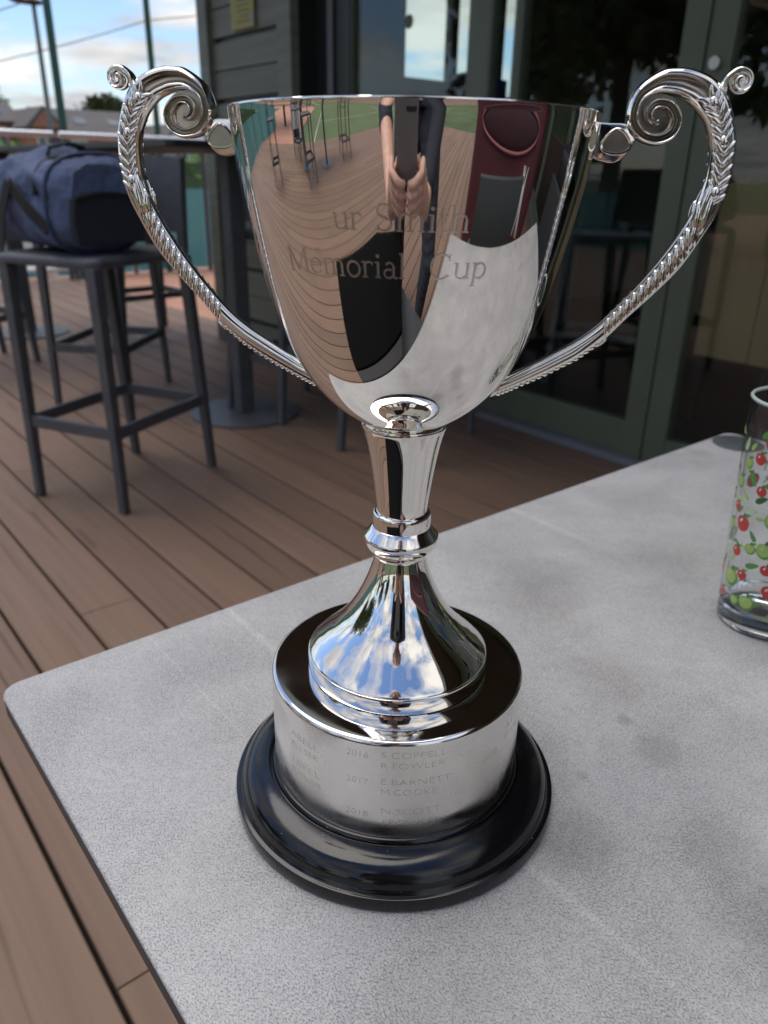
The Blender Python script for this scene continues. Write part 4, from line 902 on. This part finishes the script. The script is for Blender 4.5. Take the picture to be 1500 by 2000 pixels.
SEG = []      # (points, radii, material) -> one continuous body
def limb(pts, rad, mi): SEG.append(([Vector(p) for p in pts], rad, mi))
sx = -.022
limb([(sx,-.74,.90),(sx,-.72,1.02)], [.150,.140], 2)                     # hips
limb([(sx,-.70,1.02),(sx,-.60,1.16),(sx,-.50,1.29)], [.140,.150,.150], 1)  # torso
limb([(sx-.10,-.72,1.0),(sx-.11,-.60,1.16),(sx-.12,-.49,1.29)], [.08,.09,.085], 1); limb([(sx+.10,-.72,1.0),(sx+.11,-.60,1.16),(sx+.12,-.49,1.29)], [.08,.09,.085], 1)
limb([(sx-.17,-.46,1.33),(sx,-.45,1.36),(sx+.17,-.46,1.33)], [.065,.07,.065], 1)
limb([(sx,-.45,1.37),(sx,-.38,1.46)], [.058,.053], 0)
limb([(sx,-.335,1.50),(sx,-.325,1.56)], [.078,.088], 0); limb([(sx,-.285,1.455),(sx,-.30,1.50)], [.045,.062], 0)   # skull, jaw
limb([(sx,-.232,1.515),(sx,-.222,1.488)], [.010,.014], 0)                # nose
for k in (-1, 1): limb([(sx+k*.086,-.335,1.54),(sx+k*.088,-.34,1.50)], [.012,.009], 0)   # ears
for k, hip, knee, ank in ((1,(sx+.17,-.64,.88),(.20,-.58,.48),(.13,-.66,.09)),(-1,(sx-.10,-.76,.88),(-.17,-.84,.48),(-.19,-.92,.09))):
    limb([hip, knee], [.105,.075], 2); limb([knee, ((knee[0]+ank[0])/2,(knee[1]+ank[1])/2-.015,.30), ank], [.075,.070,.056], 2)
    limb([(ank[0],ank[1]-.02,.055),(ank[0]+.01*k,ank[1]+.08,.05),(ank[0]+.02*k,ank[1]+.17,.036)], [.045,.043,.030], 3)
for k in (-1, 1):
    shd = Vector((sx+k*.175,-.45,1.325)); elb = Vector((sx+k*.19,-.40,.985)); wr = ph(k*.078,-.150,-.035)
    limb([shd, elb], [.062,.050], 1); limb([elb, elb.lerp(wr,.25 if k < 0 else .85)], [.050,.047 if k < 0 else .036], 1); limb([elb.lerp(wr,.2), elb.lerp(wr,.5), wr], [.040,.037,.026] if k < 0 else [.030,.030,.026], 0)
    limb([wr, ph(k*.068,-.115,-.022), ph(k*.062,-.085,-.014)], [.026,.024,.020], 0)     # palm
    limb([ph(k*.060,-.060,-.010), ph(k*.066,-.128,-.016)], [.014,.017], 0)
    for v0, rr_, ln in ((-.034,.0086,1.0),(-.054,.0090,1.08),(-.074,.0086,1.02),(-.092,.0076,.85)):
        limb([ph(k*.058,v0-.006,-.010), ph(k*.054,v0-.008,.010), ph(k*(.040-.006*ln),v0-.014,.0175), ph(k*(.040-.022*ln),v0-.022,.0150), ph(k*(.040-.031*ln),v0-.027,.0085)], [rr_*1.2,rr_*1.1,rr_,rr_*.92,rr_*.78], 0)
    limb([ph(k*.062,-.112,-.025), ph(k*.048,-.070,-.030), ph(k*.034,-.045,-.0255)], [.014,.0105,.0085], 0)   # thumb on the screen side
def body_mesh():
    m = MB()
    for pts, rad, mi in SEG:
        for i in range(len(pts)-1):
            n = max(2, int((pts[i+1]-pts[i]).length/max(.004, min(rad[i],rad[i+1])*.6)))
            for j in range(n+1):
                t = j/n; r = rad[i]*(1-t)+rad[i+1]*t; c = pts[i].lerp(pts[i+1], t); m.ell(c, (r,0,0), (0,r,0), (0,0,r), 12, 8)
    me = bpy.data.meshes.new('body'); me.from_pydata(m.v, [], m.f); me.update()
    o = bpy.data.objects.new('body_src', me); COL.objects.link(o)
    md = o.modifiers.new('r', 'REMESH'); md.mode = 'VOXEL'; md.voxel_size = .0032; sm = o.modifiers.new('s', 'SMOOTH'); sm.iterations = 6; sm.factor = .5
    dg = bpy.context.evaluated_depsgraph_get(); dg.update(); out_me = bpy.data.meshes.new_from_object(o.evaluated_get(dg)); bpy.data.objects.remove(o)
    n = len(out_me.polygons); cen = np.empty(n*3); out_me.polygons.foreach_get('center', cen); cen = cen.reshape(-1,3); best = np.full(n, 1e9); mi_ = np.zeros(n, int)
    for pts, rad, mi in SEG:
        for i in range(len(pts)-1):
            a = np.array(pts[i]); d = np.array(pts[i+1])-a; t = np.clip(((cen-a)@d)/(d@d), 0, 1); dist = np.linalg.norm(cen-a-t[:,None]*d, axis=1)-(rad[i]*(1-t)+rad[i+1]*t)
            q = dist < best; best[q] = dist[q]; mi_[q] = mi
    for mt in (SKIN, NAVYC, JEAN, SHOE): out_me.materials.append(mt)
    out_me.polygons.foreach_set('material_index', mi_.astype(np.int32)); out_me.polygons.foreach_set('use_smooth', [True]*n)
    return out_me
person = thing('person', 'person in dark jacket and grey jeans holding up a phone, reflected in the cup', 'person', (0,0,0))
bo = bpy.data.objects.new('body', body_mesh()); COL.objects.link(bo); bo.parent = person
m = MB(); m.ell((sx,-.345,1.565),(.093,0,0),(0,.098,0),(0,0,.088),24,14); m.build('hair', mat('brown_hair', (.05,.035,.025), .7, bump=(200,.5)), person, smooth=60)
for k in (-1, 1):
    m = MB(); m.ell((sx+k*.031,-.252,1.525),(.012,0,0),(0,.010,0),(0,0,.010),12,8); m.build('eye', mat('eye_white', (.6,.58,.55), .2), person, smooth=60)
m = MB(); m.ell((sx,-.243,1.462),(.022,0,0),(0,.008,0),(0,0,.006),12,8); m.build('lips', mat('lips', (.35,.14,.12), .5), person, smooth=60)
rg_ = MB(); c0 = ph(-.036,-.080,.0135); rg_.tube([c0+Vector((math.cos(a)*.0,0,0))+V_*math.cos(a)*.0098+W_*math.sin(a)*.0098 for a in np.linspace(0,2*math.pi,20)], .0014, 6)
rg_.build('ring', mat('gold', (.8,.55,.2), .2, 1), person, smooth=60)

# black padded bag on a low bench beside the table
bench = thing('low_bench', 'low charcoal bench beside the table, reflected under the black bag', 'bench', P(-.45,-.02,0), AZ)
m = MB(); m.box((-.40,-.42,.25),(.33,.36,.30)); m.build('seat', CHAR, bench, bevel=(.006,2))
for x in (-.36,.29):
    for y in (-.38,.32):
        m = MB(); m.box((x-.02,y-.02,0),(x+.02,y+.02,.249)); m.build('leg', CHAR, bench)
kb = thing('kit_bag', 'flat black kit bag lying beside the table, reflected large in the cup', 'bag', P(0,0,.302), AZ)
m = MB(); m.prism([(-.82,.37),(-.80,-.25),(-.62,-.52),(-.19,-.15),(-.16,.365)], 0, .150); m.build('body', mat('matt_black_nylon', (.006,.006,.0065), .95, spec=.05, bump=(90,.2)), kb, bevel=(.012,3), smooth=40)
m = MB(); m.prism([(-.155,.362),(-.183,-.145),(-.075,-.05),(-.07,.355)], 0, .140); m.build('end_panel', mat('charcoal_fabric', (.035,.035,.036), .8), kb, bevel=(.012,3), smooth=40)

def make_chair(label, c, b, deg, z=0):
    t = thing('chair', label, 'chair', P(c,b,z), AZ+R(deg), 'charcoal chairs drawn up at the grey table')
    m = MB(); m.prism(rrect(-.22,.22,-.22,.22,.04,4), .435, .46); m.build('seat', CHAR, t, bevel=(.006,2))
    m = MB(); m.prism(rrect(-.21,.21,-.012,.012,.005,2), .50, .83); q = m.build('backrest', mat('slate_plastic', (.040,.046,.047), .5), t, bevel=(.006,2)); q.location.y = .215
    for x in (-.19,.19):
        for y in (-.19,.19):
            m = MB(); m.tube([(x*1.12,y*1.12,0),(x,y,.436)], .013, 10); m.build('leg', CHAR, t, smooth=40)
        m = MB(); m.tube([(x,.20,.44),(x,.217,.60)], .012, 10); m.build('back_post', CHAR, t, smooth=40)
    return t
make_chair('charcoal chair at the near end of the table, its square back reflected in the cup', .43, -.68, 0)
make_chair('charcoal chair under the black and yellow bag, reflected at the right of the cup', 1.36, -.18, 90)
# maroon bag
MAR = mat('maroon_fabric', (.085,.018,.023), .6, noise=(8,.15), bump=(14,.25,(1,1,1),.01)); MARD = mat('maroon_dark_panel', (.045,.012,.016), .6)
mbg = thing('racket_bag', 'big maroon racket bag with white emblem, reflected at the right of the cup', 'bag', P(.64,-1.12,0), AZ+R(24))
m = MB(); m.prism(rrect(-.58,.58,-.16,.16,.10,8), .02, 1.16); mb_ = m.build('body', MAR, mbg, bevel=(.035,4), smooth=50)
m = MB(); m.ell((0,.163,.90),(.42,0,0),(0,.012,0),(0,0,.10),30,10); m.build('zip_pocket', MARD, mb_, smooth=60)
m = MB(); m.tube([(.44*math.cos(a),.166,.90+.115*math.sin(a)) for a in np.linspace(0,2*math.pi,40)], .010, 8); m.build('pocket_piping', mat('maroon_piping', (.22,.07,.075), .5), mb_, smooth=60)
m = MB()
for i in range(5):
    a0 = .30+i*.036; m.tube([(a0-.02+.05*math.sin(t*2.6+i*.7),.166,.50+.26*t) for t in np.linspace(0,1,14)], [.004+.007*math.sin(math.pi*t) for t in np.linspace(0,1,14)], 6)
m.build('emblem', WHITE, mb_, smooth=60)
yb = thing('backpack', 'black backpack with a yellow curved mark, reflected at the right of the cup', 'bag', P(1.36,-.18,.461), AZ+R(90))
m = MB(); m.prism(rrect(-.19,.19,-.14,.14,.07,6), 0, .46); b_o = m.build('body', BLACK, yb, bevel=(.05,4), smooth=50)
m = MB(); m.tube([(.09*math.cos(a),.1435,.26+.12*math.sin(a)) for a in np.linspace(R(150),R(290),16)], [.003+.011*math.sin(math.pi*i/15) for i in range(16)], 6); m.build('yellow_mark', mat('yellow_print', (.55,.38,.05), .5), b_o, smooth=60)
ab = thing('banner', 'white banner board with dark print, reflected at the left of the cup', 'banner', P(-5.0,2.55,0), AZ+R(80))
m = MB(); m.box((-.3,-.012,.08),(.3,.012,1.5)); m.build('board', WHITE, ab)
m = MB(); m.box((-.2,-.016,1.05),(.2,-.0125,1.4)); m.box((-.22,-.016,.2),(.22,-.0125,.36)); m.build('print', BLACK, ab)
for x in (-.25,.25):
    m = MB(); m.bar((x,-.25,0),(x,.0,1.0),.03,.03,up=(0,1,0)); m.bar((x,.25,0),(x,.02,1.0),.03,.03,up=(0,1,0)); m.build('leg', CHAR, ab)

# ------------------------------------------------------------------ added tan panel giving the right-hand door its tan reflection
ws = thing('added_tan_panel', 'added tan panel behind the right-hand door glass, standing in for a reflection', 'screen', P(3.2, 1.38, 0), AZ)
for i in range(4):
    m = MB(); m.box((0,-.60+i*.245,.32),(.03,-.60+i*.245+.241,1.02)); m.build('panel', mat('reflected_tan', (.42,.28,.13), .6, noise=(7,.15,(1,1,.2))), ws, bevel=(.003,1))
for y in (-.58,.36):
    m = MB(); m.box((.031,y-.02,0),(.06,y+.02,1.02)); m.build('post', BLACK, ws)
